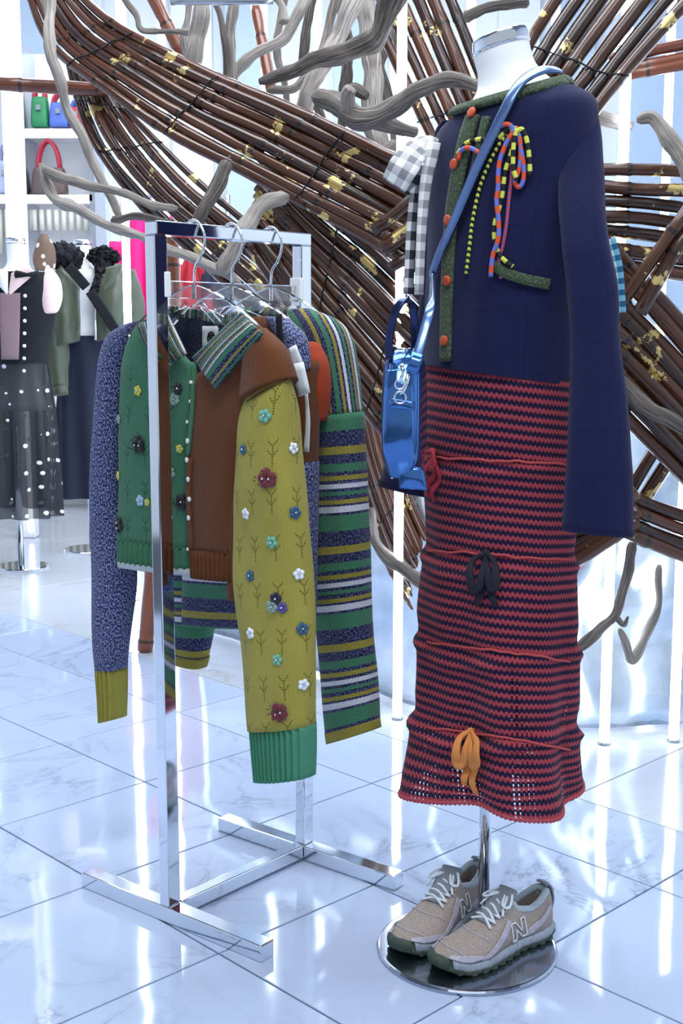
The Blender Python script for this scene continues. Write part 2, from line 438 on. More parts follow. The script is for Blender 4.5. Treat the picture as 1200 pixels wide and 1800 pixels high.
def striped(name, per, phase, useu=False):
    m, nt, b = new(name, 'ffffff', .95); uv_, u, v = uvs(nt)
    t = mth(nt, 'FRACT', mth(nt, 'ADD', mth(nt, 'DIVIDE', u if useu else v, per), phase+10))
    a = ramp(nt, t, [(p, CA[k]) for p, k in STR], True); c = ramp(nt, t, [(p, CB[k]) for p, k in STR], True)
    fuzz(nt, b, mix(nt, flecks(nt, u, v), a, c), u, v, .22); knitbump(nt, b, u, v); MT[name] = m
striped('striped_knit', .2, 0); striped('striped_knit_long', .12, .2, True); striped('striped_collar', .055, .1); striped('striped_collar_across', .052, .1, True)
# jacket: boiled navy knit with faint blocks
m, nt, b = new('jacket_knit', '1e2049', .95); uv_, u, v = uvs(nt)
bu = mth(nt, 'ABSOLUTE', mth(nt, 'SUBTRACT', mth(nt, 'FRACT', mth(nt, 'ADD', mth(nt, 'DIVIDE', u, .075), 20)), .5))
bv = mth(nt, 'ABSOLUTE', mth(nt, 'SUBTRACT', mth(nt, 'FRACT', mth(nt, 'ADD', mth(nt, 'DIVIDE', v, .075), 20.3)), .5))
ln = mth(nt, 'MAXIMUM', mth(nt, 'LESS_THAN', bu, .018), mth(nt, 'LESS_THAN', bv, .018))
f = nz(nt, vec(nt, u, v), 500, 3, .7)
nt.links.new(mix(nt, mth(nt, 'MULTIPLY', ln, .35), ramp(nt, f, [(.3, '14163a'), (.7, '23274f')]), S('0f1130')), b.inputs['Base Color'])
b.inputs['Sheen Weight'].default_value = .15; b.inputs['Specular IOR Level'].default_value = .1
bump(nt, b, mth(nt, 'SUBTRACT', f, mth(nt, 'MULTIPLY', ln, .8)), .6, .0025); MT['jacket'] = m
knit('trim_green', '3d4b38', '5d6b54')
# skirt: red / aubergine zigzag rows, eyelets low down
m, nt, b = new('skirt_knit', 'a8424c', .9); uv_, u, v = uvs(nt); PER = .0172
tri = mth(nt, 'PINGPONG', u, .0042)
t = mth(nt, 'FRACT', mth(nt, 'ADD', mth(nt, 'DIVIDE', mth(nt, 'ADD', v, mth(nt, 'MULTIPLY', tri, 1.15)), PER), 5))
red = ramp(nt, nz(nt, vec(nt, u, v), 500, 3), [(.3, '913540'), (.7, 'b24c55')])
c = mix(nt, mth(nt, 'GREATER_THAN', t, .49), red, S('251c38'))
nt.links.new(c, b.inputs['Base Color']); b.inputs['Specular IOR Level'].default_value = .1; b.inputs['Sheen Weight'].default_value = .08
eu = mth(nt, 'ABSOLUTE', mth(nt, 'SUBTRACT', mth(nt, 'FRACT', mth(nt, 'DIVIDE', u, .0084)), .5))
ev = mth(nt, 'ABSOLUTE', mth(nt, 'SUBTRACT', mth(nt, 'FRACT', mth(nt, 'ADD', mth(nt, 'DIVIDE', v, PER/2), .2)), .5))
reg = mth(nt, 'ADD', nz(nt, vec(nt, mth(nt, 'MULTIPLY', u, 17), mth(nt, 'MULTIPLY', v, 2.2)), 1, 2), mth(nt, 'MULTIPLY', mth(nt, 'SUBTRACT', v, .78), .38))
sz = mth(nt, 'MULTIPLY', mth(nt, 'SUBTRACT', reg, .5), 1.3); sz = mth(nt, 'MINIMUM', sz, .2)
hole = mth(nt, 'MULTIPLY', mth(nt, 'LESS_THAN', eu, sz), mth(nt, 'LESS_THAN', ev, mth(nt, 'MULTIPLY', sz, 1.4)))
nt.links.new(mth(nt, 'SUBTRACT', 1.0, hole), b.inputs['Alpha'])
w1 = mth(nt, 'SINE', mth(nt, 'MULTIPLY', t, 2*math.pi)); w2 = mth(nt, 'SINE', mth(nt, 'MULTIPLY', u, 2*math.pi/.0042))
bump(nt, b, mth(nt, 'ADD', w1, mth(nt, 'MULTIPLY', w2, .5)), .5, .002); MT['skirt'] = m
def gingham(name, c0, c1, c2, s):
    m, nt, b = new(name, c0, .85); uv_, u, v = uvs(nt)
    a = stepn(nt, mth(nt, 'FRACT', mth(nt, 'ADD', mth(nt, 'DIVIDE', u, s), 10)), .5); d = stepn(nt, mth(nt, 'FRACT', mth(nt, 'DIVIDE', v, s)), .5)
    nt.links.new(ramp(nt, mth(nt, 'MULTIPLY', mth(nt, 'ADD', a, d), .5), [(0, c0), (.25, c1), (.75, c2)], True), b.inputs['Base Color']); MT[name] = m
gingham('gingham', 'eceae6', '85858c', '20222a', .034); gingham('gingham_blue', 'd9ecf2', '6fb0c8', '1c5a80', .02); gingham('gingham_light', 'f4f2ee', 'c4c3c5', '8a898e', .03)
def cordmat(name, a, b_, per, sl=0):
    m, nt, b = new(name, a, .7); uv_, u, v = uvs(nt)
    t = mth(nt, 'FRACT', mth(nt, 'ADD', mth(nt, 'DIVIDE', v, per), mth(nt, 'MULTIPLY', mth(nt, 'PINGPONG', u, .5), sl)))
    nt.links.new(mix(nt, stepn(nt, t, .5), S(a), S(b_)), b.inputs['Base Color']); MT[name] = m
cordmat('cord_yellow', 'd8e05a', '14141c', .024); cordmat('cord_yellow_fine', 'd8e05a', '14141c', .0105, .8); cordmat('cord_orange', 'e2522e', '6b74c8', .026); cordmat('cord_red_fine', 'd8433c', '6b5aa8', .007)
# bag patent leather
m, nt, b = new('blue_patent', '4a76b6', .13, .8); bump(nt, b, nz(nt, objc(nt), 14, 2), .12, .01); MT['patent'] = m
m, nt, b = new('blue_patent_dark', '2a3560', .2, .7); MT['patent_dark'] = m
m, nt, b = new('blue_strap', '6680b0', .24, .7); MT['strap'] = m
# shoes
def suede(name, a, c, rough=.85, sc=260):
    m, nt, b = new(name, a, rough); o = objc(nt); f = nz(nt, o, sc, 3, .6)
    nt.links.new(ramp(nt, f, [(.3, a), (.7, c)]), b.inputs['Base Color']); bump(nt, b, f, .3, .001); MT[name] = m
suede('suede_taupe', '94857d', 'b0a29a'); suede('suede_tan', '92806c', 'ad9a84'); suede('mesh_grey', '6e747e', '8d949e', .7, 500); suede('midsole', '8f98a6', 'aab2be', .6, 120); suede('outsole', '38443c', '4c5a50', .8, 90); suede('shoe_lining', 'a4b2bc', 'bccad2'); suede('lace', 'cdd6e0', 'e8eef4', .8, 600); suede('overlay_lilac', 'a7a2b0', 'bcb7c4', .55, 100)
# sheer black with flowers, dotted brown, olive satin, fur
m, nt, b = new('sheer_black', '0b0c12', .6); uv_, u, v = uvs(nt)
vo = nt.nodes.new('ShaderNodeTexVoronoi'); vo.inputs['Scale'].default_value = 15; nt.links.new(uv_, vo.inputs['Vector']); vo.inputs['Randomness'].default_value = .35
d = mth(nt, 'LESS_THAN', vo.outputs['Distance'], .16)
nt.links.new(mix(nt, d, S('0d0f18'), S('e8eaf0')), b.inputs['Base Color']); nt.links.new(mth(nt, 'MAXIMUM', d, .82), b.inputs['Alpha']); MT['sheer'] = m
m, nt, b = new('brown_dotted', '6b5648', .8)
vo = nt.nodes.new('ShaderNodeTexVoronoi'); vo.inputs['Scale'].default_value = 22; nt.links.new(objc(nt), vo.inputs['Vector'])
nt.links.new(mix(nt, mth(nt, 'LESS_THAN', vo.outputs['Distance'], .3), S('6b5648'), S('d8d0c8')), b.inputs['Base Color']); MT['brown_dotted'] = m
m, nt, b = new('olive_satin', '4a5340', .38, 0, Sheen_Weight=.2); MT['olive'] = m; bump(nt, b, nz(nt, objc(nt), 12, 3), .4, .02)
suede('black_fur', '08080c', '1c1c24', .95, 150)

# ================================================================ THE SETTING
AV = Vector((.719, .695, 0)); BV = Vector((.695, -.719, 0)); TS = .43
fl = mk('floor', ([(-9, -4, -.012), (7, -4, -.012), (7, 10.5, -.012), (-9, 10.5, -.012)], [(0, 1, 2, 3)]), MT['grout'], smooth=False, kind='structure')
def tile_mesh(la, lb, mat, g=.0022):
    c = .0012; V = []
    for z, e in ((-.014, g), (-c, g), (0, g+c)):
        for sa, sb in ((-1, -1), (1, -1), (1, 1), (-1, 1)):
            V.append(AV*sa*(la/2-e)+BV*sb*(lb/2-e)+Vector((0, 0, z)))
    F = [(8, 9, 10, 11)]
    for r in (0, 4):
        for k in range(4): F.append((r+k, r+(k+1) % 4, r+4+(k+1) % 4, r+4+k))
    me = mesh('floor_tile', V, F, mat, None, False); fixn(me); return me
tm = tile_mesh(TS, TS, MT['marble_tile']); tp = tile_mesh(2.553-2.243, TS, MT['marble_tile'])
for k in range(-4, 4):
    for j in range(-16, 11):
        if k < 3: a0, la, me = 1.385+(k-1)*TS, TS, tm
        else: a0, la, me = 2.245, 2.553-2.245, tp
        p = AV*(a0+la/2)+BV*(-1.777+(j+.5)*TS)
        if p.y < -.6 or abs(p.x) > 5.2: continue
        inst('floor_tile', me, fl, p)
sm_ = tile_mesh(1.1, 1.1, MT['marble_slab'], .0016); sm_.name = 'marble_slab'
for k in range(7):
    for j in range(-11, 5):
        p = AV*(2.553+(k+.5)*1.1)+BV*(-1.777+(j+.5)*1.1)
        if p.y > 10 or p.y < 1.2 or p.x < -6 or p.x > 4.2: continue
        inst('marble_slab', sm_, fl, p)
def wallbox(name, c, s, mat='wall'):
    return mk(name, box(c, *s), MT[mat], smooth=False, kind='structure')
wallbox('wall_back', (-.5, 9.6, CEIL/2), (9.8, .15, CEIL+.1)); wallbox('wall_left', (-5.3, 4.6, CEIL/2), (.15, 10, CEIL+.1)); wallbox('wall_right', (4.1, 4.6, CEIL/2), (.15, 10, CEIL+.1))
wallbox('ceiling', (-.5, 4.6, CEIL+.06), (9.8, 10, .1), 'ceiling_grey')
for i in range(24):
    if i % 3: mk('wall_panel', box((-5.1+i*.4, 9.47, 2.0), .3, .12+.05*(i % 2), 4.0), MT['pale_panel' if i % 2 else 'white_matte'], bpy.data.objects['wall_back'], False)
# ceiling light panels (each lamp housing with its glowing diffuser)
for x, y, sx, sy in ((.3, .3, 2.4, 1.6), (-.6, 6.6, 5, 2.6), (-.1, 3.1, 2.8, 1.2)):
    t = thing('ceiling_light', {.3: 'white ceiling light panel in front of the clothes rack', -.6: 'wide white ceiling light panel over the far mannequins', -.1: 'white ceiling light panel above the bamboo sculpture'}[x], 'ceiling light', (x, y, CEIL))
    mk('light_frame', box((x, y, CEIL-.012), sx+.1, sy+.1, .03), MT['white_matte'], t, False)
# pale wall panels behind the sculpture on the right
wp = mk('wall_panel_right', box((2.02, 5.6, 2.0), 1.6, .06, 3.9), MT['grey_panel'], smooth=False, kind='structure')
mk('panel_rail', box((2.02, 5.55, 2.62), 1.6, .05, .05), MT['satin_steel'], wp, False); mk('panel_rail', box((1.62, 5.55, 2.0), .04, .05, 3.9), MT['white_matte'], wp, False)
# tall white columns on the left
def column(px, Y, wpx, name, label):
    p = at(px, 700, Y); wd = wpx*Y/FPX
    t = thing(name, label, 'column', (p.x, Y, 0))
    mk('shaft', box((p.x, Y, CEIL/2), wd, wd, CEIL), MT['white_gloss'], t, False, bevel=.01)
    mk('light_strip', box((p.x+wd*.28, Y-wd/2-.004, CEIL/2), wd*.22, .012, CEIL*.98), MT['shelf_glow'], t, False)
    mk('light_strip', box((p.x-wd*.42, Y-wd/2-.004, CEIL/2), wd*.1, .012, CEIL*.98), MT['shelf_glow'], t, False)
column(42, 7.1, 30, 'square_column', 'slim white square column with light strips beside the bag shelves')
column(230, 7.6, 16, 'square_column', 'narrow white column with light strips beside the pink coats')

# ---------------------------------------------------------------- LED tubes
def led(px, Y, z0, z1, r=.0125, label='thin glowing white LED tube standing behind the bamboo poles', group='LED tubes around the sculpture'):
    p = at(px, 700, Y)
    t = thing('led_tube', label, 'light tube', (p.x, Y, z0), group)
    mk('glowing_tube', tube([Vector((p.x, Y, z0+.006)), Vector((p.x, Y, z1-.02))], r, 14), MT['led_white'], t)
    mk('end_cap', tube([Vector((p.x, Y, z0)), Vector((p.x, Y, z0+.008))], r*1.15, 14), MT['satin_steel'], t)
    mk('end_cap', tube([Vector((p.x, Y, z1-.03)), Vector((p.x, Y, z1))], r*1.25, 14), MT['satin_steel'], t)
for px, y0, lb in ((1081, 1308, 'glowing white LED tube before the mirror sheet, below the long jacket sleeve'), (1208, 1303, 'glowing white LED tube before the mirror sheet beside the forked driftwood'), (702, 1264, 'glowing white LED tube between the striped sweater and the knit skirt')):
    led(px, G(px, y0).y, 0, CEIL, .0145, lb)
for px, Y in ((818, 4.9), (297, 5.2), (228, 5.4), (1155, 5.0), (560, 5.2), (960, 5.2), (470, 6.4), (610, 6.8), (745, 5.6)):
    led(px, Y, 0, CEIL, .017)
HL = 'short glowing tube lamp hanging from the ceiling above the bamboo sculpture'
for px, Y, a, b_ in ((88, 3.4, 2.55, 3.85), (186, 3.6, 2.75, 3.55), (258, 4.0, 2.7, 3.75), (322, 4.6, 2.9, 3.8), (616, 4.2, 2.75, 3.6), (1140, 3.0, 2.55, 3.6), (1048, 3.2, 2.7, 3.3)):
    p = at(px, 600, Y)
    t = thing('hanging_tube_lamp', HL, 'light tube', (p.x, Y, a), 'tube lamps hanging from the ceiling')
    mk('glowing_tube', tube([Vector((p.x, Y, a)), Vector((p.x, Y, b_))], .014, 12), MT['led_white'], t)
    mk('suspension_wire', tube([Vector((p.x, Y, b_)), Vector((p.x, Y, CEIL+.01))], .003, 6), MT['satin_steel'], t)

# ---------------------------------------------------------------- wavy mirror sheet at the foot of the sculpture
base = [G(*q) for q in ((345, 1118), (420, 1148), (520, 1190), (650, 1240), (735, 1272), (880, 1292), (1010, 1306), (1200, 1304), (1400, 1280))]
path = resample(catmull([p+Vector((0, .12, 0)) for p in base], 8), .05); V, F = [], []; nv = 22
for i, p in enumerate(path):
    for j in range(nv+1):
        z = .012+j/nv*(1.0+.22*noise.noise(Vector((p.x*1.7, 2, 0))))
        q = p+Vector((0, 1, 0))*(.10*noise.noise(Vector((p.x*2.2, z*2.4, 3)))+.25*max(0, z-.1)**1.5+.05*noise.noise(Vector((p.x*6, z*6, 8))))
        V.append(Vector((q.x, q.y, z if j else .012+.012*abs(noise.noise(Vector((p.x*5, 0, 1)))))))
for i in range(len(path)-1):
    for j in range(nv):
        a = i*(nv+1)+j; F.append((a, a+nv+1, a+nv+2, a+1))
ms = mk('mirror_sheet', (V, F), MT['mirror'], base=(base[4].x, base[4].y, 0), solid=.012)
tag(ms, 'crumpled pale mirror sheet standing on the floor under the bamboo sculpture', 'mirror sheet')

# ================================================================ BAMBOO SCULPTURE
nest = thing('bamboo_sculpture', 'large nest-like sculpture of dark bamboo poles with gold leaf and driftwood', 'sculpture', (G(255, 1147).x, G(255, 1147).y, 0))
def pole(P, r, mat='bamboo_dark', taper=(1, 1), name='bamboo_pole', n=10):
    P = resample(P, .045); ph = random.random()*.27
    # extra rings at the nodes
    out = []; s = 0; nodes = []
    for a, b_ in zip(P, P[1:]):
        out.append(a); L = (b_-a).length
        k = math.ceil((s-.135)/.27); pos = k*.27+.135
        if s <= pos < s+L and L > .02:
            for d in (-.008, 0, .008):
                q = (pos+d-s)/L
                if 0.02 < q < .98: out.append(a.lerp(b_, q))
        s += L
    out.append(P[-1])
    def rr(t, s_):
        d = abs((s_/.27) % 1-.5)*.27
        return r*(taper[0]+(taper[1]-taper[0])*t)*(1+.13*max(0, 1-d/.008))*(1+.03*math.cos(s_/.27*2*math.pi))
    return mk(name, tube(out, rr, n), MT[mat], nest)
def bundle(n, top, bot, r, bind=(), mat='bamboo_dark', taper=(1, 1), jit=.18, rj=.12, skip=()):
    A = [at(*q) for q in top]; B = [at(*q) for q in bot]; mid = []
    for i in range(n):
        t = (i+.5+random.uniform(-jit, jit))/n
        ctrl = [a.lerp(b_, t)+Vector((0, random.uniform(-.012, .012), random.uniform(-.006, .006))) for a, b_ in zip(A, B)]
        P = catmull(ctrl, 10); mid.append(P)
        if i in skip: continue
        pole(P, r*random.uniform(1-rj, 1+rj), mat, taper)
    for f in bind:
        Q = [P[int(f*(len(P)-1))]+Vector((0, -r*1.05, 0)) for P in mid]
        Q = [Q[0]+(Q[0]-Q[1])*.5+Vector((0, r, 0))]+Q+[Q[-1]+(Q[-1]-Q[-2])*.5+Vector((0, r, 0))]
        mk('binding_cord', tube(catmull(Q, 3), .0024, 6), MT['black_tape'], nest)
bundle(8, [(112, -40, 4.3), (200, 36, 4.05), (300, 86, 3.9), (400, 133, 3.8), (533, 188, 3.7), (720, 285, 3.6), (800, 330, 3.55), (960, 400, 3.5)],
       [(36, -40, 4.35), (80, 75, 4.1), (187, 165, 3.9), (300, 242, 3.8), (430, 315, 3.72), (640, 425, 3.6), (720, 470, 3.55), (880, 545, 3.5)], .0205, (.2, .42, .63, .8), taper=(.55, 1.0), jit=.08, rj=.08)
bundle(9, [(190, 140, 4.5), (222, 190, 4.5), (275, 245, 4.4), (350, 320, 4.3), (450, 400, 4.2), (560, 490, 4.1), (680, 610, 4.0), (780, 760, 3.9)],
       [(116, 100, 4.6), (132, 170, 4.6), (165, 258, 4.5), (240, 355, 4.4), (330, 440, 4.3), (440, 545, 4.2), (590, 730, 4.1), (690, 900, 4.0)], .0172, (.16, .3), taper=(.7, 1.05), jit=.3)
bundle(11, [(460, 270, 3.85), (560, 360, 3.8), (650, 430, 3.74), (750, 520, 3.68), (840, 610, 3.6)], [(440, 440, 3.85), (520, 560, 3.8), (590, 660, 3.74), (680, 780, 3.68), (790, 920, 3.6)], .0185, (.36, .66), jit=.25)
bundle(7, [(655, 600, 3.95), (690, 780, 3.9), (745, 930, 3.85), (820, 1040, 3.8)], [(575, 660, 3.95), (625, 850, 3.9), (690, 1010, 3.85), (770, 1130, 3.8)], .0165, (.5,), jit=.3)
bundle(4, [(740, 1000, 3.35), (900, 955, 3.3), (1030, 915, 3.25), (1130, 850, 3.2)], [(760, 1110, 3.35), (920, 1055, 3.3), (1015, 990, 3.25), (1120, 925, 3.2)], .019)
bundle(6, [(790, -40, 4.0), (835, 80, 3.95), (900, 250, 3.9), (960, 420, 3.85)], [(640, 15, 4.05), (695, 130, 4.0), (765, 275, 3.95), (830, 430, 3.9)], .0178, (.55,), jit=.12)
bundle(7, [(800, 320, 3.5), (870, 170, 3.5), (920, 70, 3.5), (985, -40, 3.5)], [(930, 370, 3.4), (1020, 245, 3.4), (1115, 130, 3.4), (1240, -15, 3.4)], .0205, (.3, .66), jit=.1)
bundle(3, [(1070, 92, 4.6), (1240, 58, 4.6)], [(1070, 150, 4.6), (1240, 122, 4.6)], .022, mat='bamboo_red')
bundle(7, [(840, 290, 3.46), (1020, 285, 3.42), (1120, 286, 3.42), (1240, 292, 3.42)], [(840, 465, 3.46), (1020, 470, 3.42), (1120, 482, 3.42), (1240, 500, 3.42)], .0188, jit=.08)
bundle(9, [(900, 270, 3.3), (1040, 390, 3.28), (1130, 478, 3.28), (1240, 600, 3.28)], [(900, 560, 3.3), (1040, 690, 3.28), (1130, 775, 3.28), (1240, 890, 3.28)], .0202, (), jit=.1)
bundle(2, [(1235, 320, 3.15), (1160, 420, 3.15), (1090, 520, 3.15)], [(1240, 380, 3.15), (1195, 440, 3.15), (1130, 560, 3.15)], .018)
bundle(2, [(1190, 720, 3.4), (1140, 790, 3.4), (1085, 880, 3.4)], [(1240, 740, 3.4), (1190, 810, 3.4), (1120, 920, 3.4)], .02)
bundle(4, [(880, 790, 3.25), (1040, 835, 3.22), (1130, 872, 3.22), (1240, 912, 3.22)], [(880, 880, 3.25), (1040, 925, 3.22), (1130, 962, 3.22), (1240, 1005, 3.22)], .0175, (.55,), jit=.1)
bundle(3, [(455, 380, 4.0), (470, 450, 4.0), (505, 560, 4.0)], [(520, 400, 4.0), (530, 460, 4.0), (560, 570, 4.0)], .02)
bundle(5, [(640, 380, 3.45), (700, 330, 3.45), (800, 230, 3.4)], [(690, 480, 3.45), (760, 430, 3.45), (860, 330, 3.4)], .017, jit=.25, skip=(0,))
def line_pole(pts, r, mat='bamboo_red'):
    P = [at(*q) for q in pts]
    return pole(catmull(P, 12), r, mat)
line_pole([(-30, 145, 4.5), (185, 158, 4.5)], .0245); line_pole([(262, -20, 4.7), (322, 100, 4.7)], .026); line_pole([(448, 5, 4.7), (477, 160, 4.6)], .021); line_pole([(302, 400, 4.6), (307, 540, 4.6)], .025)
line_pole([(300, 2, 3.9), (480, 1, 3.9)], .012, 'satin_steel').name = 'metal_rod'
g0 = G(255, 1145); line_pole([(292, 830, g0.y+.05), (268, 1000, g0.y+.03)], .028)
P = [at(275, 940, g0.y+.02), Vector((g0.x, g0.y, .002))]; pole(catmull(P, 12), .029, 'bamboo_red')
# second hidden foot on the right side of the nest
P = [at(905, 900, 3.35), G(900, 1330)]; pole(catmull(P, 12), .028)

def wood(pts, r, seed=0, name='driftwood_branch', flat=1.0):
    """pts (px, py, Y), r list in pixels at that depth"""
    P = catmull([at(*q) for q in pts], 14); Y = sum(q[2] for q in pts)/len(pts)
    P = [p+Vector((noise.noise(p*9+Vector((seed, 0, 0))), noise.noise(p*9+Vector((0, seed, 5))), noise.noise(p*9+Vector((3, 0, seed)))))*.016 for p in P]
    rr = [x*Y/FPX for x in (r if hasattr(r, '__len__') else [r])]
    if len(rr) == 1: rr = rr*2
    def rad(t, s):
        e = min(1, .55+min(t, 1-t)*14)
        return lerps(rr, t)*e*(1+.26*noise.noise(Vector((s*11, seed, 0)))+.12*noise.noise(Vector((s*30, seed, 4))))
    return mk(name, tube(P, rad, 14, wob=.34, seed=seed, flat=flat), MT['driftwood'], nest)
wood([(92, -30, 3.9), (84, 40, 3.85), (97, 110, 3.8), (118, 185, 3.8), (143, 240, 3.8), (167, 293, 3.8), (190, 340, 3.8), (208, 385, 3.8)], [11, 9, 9, 8, 7], 1)
wood([(80, 300, 3.8), (150, 322, 3.75), (207, 340, 3.75), (277, 362, 3.7), (310, 368, 3.7)], [10, 8, 7, 6], 2)
wood([(76, 292, 3.82), (92, 340, 3.8), (133, 362, 3.75), (187, 392, 3.7), (256, 422, 3.6), (297, 440, 3.55), (380, 472, 3.5), (420, 500, 3.45)], [8, 10, 8, 8, 9, 7], 3)
wood([(195, 385, 3.78), (250, 385, 3.75), (305, 388, 3.7)], [8, 6, 5], 31)
wood([(398, 285, 3.62), (376, 335, 3.6), (352, 380, 3.58), (343, 420, 3.56)], [11, 13, 11, 9], 4)
wood([(500, 346, 3.55), (456, 366, 3.5), (430, 398, 3.48), (408, 430, 3.46), (385, 480, 3.44)], [11, 13, 15, 12], 5)
wood([(452, 150, 3.75), (508, 129, 3.72), (571, 100, 3.7), (633, 79, 3.68), (672, 42, 3.66), (702, -25, 3.6)], [9, 12, 15, 16, 20, 19], 6)
wood([(370, 165, 4.12), (410, 128, 4.1), (467, 87, 4.1), (517, 42, 4.1), (545, -25, 4.1)], [7, 9, 10, 8], 7)
wood([(520, 235, 3.87), (542, 175, 3.85), (567, 120, 3.85), (600, 50, 3.85), (632, -25, 3.85)], [14, 14, 15, 15], 8)
wood([(668, 290, 3.95), (656, 190, 3.95), (650, 83, 3.95), (640, -30, 3.95)], [18, 17, 16], 9)
wood([(548, 172, 3.6), (590, 184, 3.55), (640, 206, 3.5), (690, 190, 3.45), (735, 152, 3.4), (790, 138, 3.38), (850, 152, 3.36)], [17, 20, 19, 16, 14, 12, 10], 10)
wood([(607, 196, 3.5), (606, 165, 3.48), (612, 152, 3.47)], [14, 13, 10], 11)
wood([(640, 206, 3.5), (690, 222, 3.52), (730, 240, 3.55)], [16, 13, 9], 12)
wood([(354, -10, 4.0), (348, 50, 4.0), (339, 108, 4.0), (336, 170, 4.02)], [13, 14, 14], 13); wood([(374, 0, 4.0), (388, 40, 4.0), (398, 110, 4.0), (404, 190, 4.02)], [5, 6, 6], 14); wood([(412, 0, 4.02), (404, 50, 4.02), (408, 115, 4.02), (412, 190, 4.02)], [9, 8, 9], 15)
wood([(210, -20, 4.2), (238, 22, 4.2), (243, 50, 4.2), (268, 57, 4.2), (345, 60, 4.2)], [4, 5, 5, 5, 6], 16)
wood([(474, -15, 4.0), (492, 15, 3.98), (499, 44, 3.96)], [7, 6, 7], 17); wood([(700, 250, 3.9), (640, 300, 3.9)], [9, 9], 18)
wood([(815, 32, 3.8), (867, 9, 3.78), (930, 4, 3.76)], [10, 9, 10], 19)
wood([(1116, 205, 3.35), (1150, 208, 3.33), (1180, 248, 3.3), (1205, 300, 3.28), (1225, 360, 3.27)], [9, 13, 12, 13], 20)
wood([(1040, 196, 3.5), (1075, 206, 3.5), (1106, 222, 3.5)], [11, 12, 10], 21)
wood([(1085, 665, 3.14), (1140, 715, 3.14), (1180, 735, 3.14), (1230, 775, 3.14)], [12, 14, 13, 12], 22)
wood([(1114, 950, 3.3), (1102, 1020, 3.3), (1084, 1080, 3.3), (1045, 1110, 3.3), (995, 1160, 3.3)], [9, 9, 8, 9, 8], 23); wood([(1078, 1088, 3.3), (1090, 1098, 3.29), (1098, 1084, 3.28)], [6, 4, 2], 24)
wood([(648, 890, 3.75), (652, 940, 3.72), (690, 985, 3.7), (752, 1035, 3.66)], [9, 11, 13, 12], 25)
wood([(1160, 990, 3.42), (1150, 1080, 3.4), (1108, 1160, 3.38), (1088, 1110, 3.36)], [6, 7, 9, 6], 26)  # blurry reflection of the driftwood, modelled as one more solid branch
wood([(596, 260, 4.2), (604, 175, 4.2), (612, 90, 4.2), (596, -20, 4.2)], [8, 9, 9], 41); wood([(575, 250, 4.3), (556, 180, 4.3), (530, 90, 4.3), (556, -20, 4.3)], [7, 8, 7], 42); wood([(700, 290, 4.15), (688, 205, 4.15), (668, 120, 4.15), (690, 40, 4.15), (660, -20, 4.15)], [9, 10, 10, 9], 43); wood([(515, 220, 4.35), (502, 160, 4.35), (486, 70, 4.35), (505, -20, 4.35)], [5, 6, 6], 44)
wood([(330, 130, 4.4), (322, 60, 4.4), (338, -20, 4.4)], [5, 6, 5], 45); wood([(610, 175, 3.56), (628, 158, 3.54), (650, 170, 3.53)], [12, 13, 8], 46)
wood([(470, 160, 4.0), (520, 150, 4.0), (560, 110, 4.05), (580, 60, 4.1), (590, -20, 4.1)], [6, 8, 8, 7], 27); wood([(700, 120, 4.1), (690, 60, 4.1), (712, -20, 4.1)], [9, 8, 8], 28)

# ================================================================ FAR LEFT: shelves, bags, coats
def shelf_unit(x0, x1, Y, zs, label, dep=.36):
    t = thing('display_shelf', label, 'shelf', ((x0+x1)/2, Y, 0))
    mk('back_panel', box(((x0+x1)/2, Y+dep/2, 1.5), x1-x0, .03, 3.0), MT['shelf_glow'] if False else MT['white_matte'], t, False)
    for x in (x0, x1): mk('post', box((x, Y, 1.5), .035, dep, 3.0), MT['satin_steel'], t, False)
    for z in zs: mk('shelf_board', box(((x0+x1)/2, Y, z), x1-x0, dep, .04), MT['white_gloss'], t, False)
    for z in zs: mk('shelf_light', box(((x0+x1)/2, Y-dep/2+.03, z-.026), (x1-x0)*.94, .02, .012), MT['panel_glow'], t, False)
    # ribbed doors under the boards
    z0 = zs[1]
    for a, b_ in ((.1, zs[0]-.06), (zs[0]+.35, zs[1]-.06)):
        k = int((x1-x0)/.045)
        for i in range(k): mk('ribbed_slat', tube([Vector((x0+(i+.5)*(x1-x0)/k, Y-.02, a)), Vector((x0+(i+.5)*(x1-x0)/k, Y-.02, b_))], .017, 8), MT['ribbed'], t)
    return t
Ys = 8.3
xa, xb, xc = at(-60, 300, Ys).x, at(30, 300, Ys).x, at(52, 300, Ys).x; xd = at(170, 300, Ys).x
zA, zB = at(0, 342, Ys-.18).z-.02, at(0, 226, Ys-.18).z-.02
shelf_unit(xa, xb, Ys, (1.35, zA, 3.0), 'white shelf unit with cream ribbed fronts and a lilac bag'); shelf_unit(xc, xd, Ys, (1.5, zA, zB), 'white lit shelf unit with brown and coloured bags')
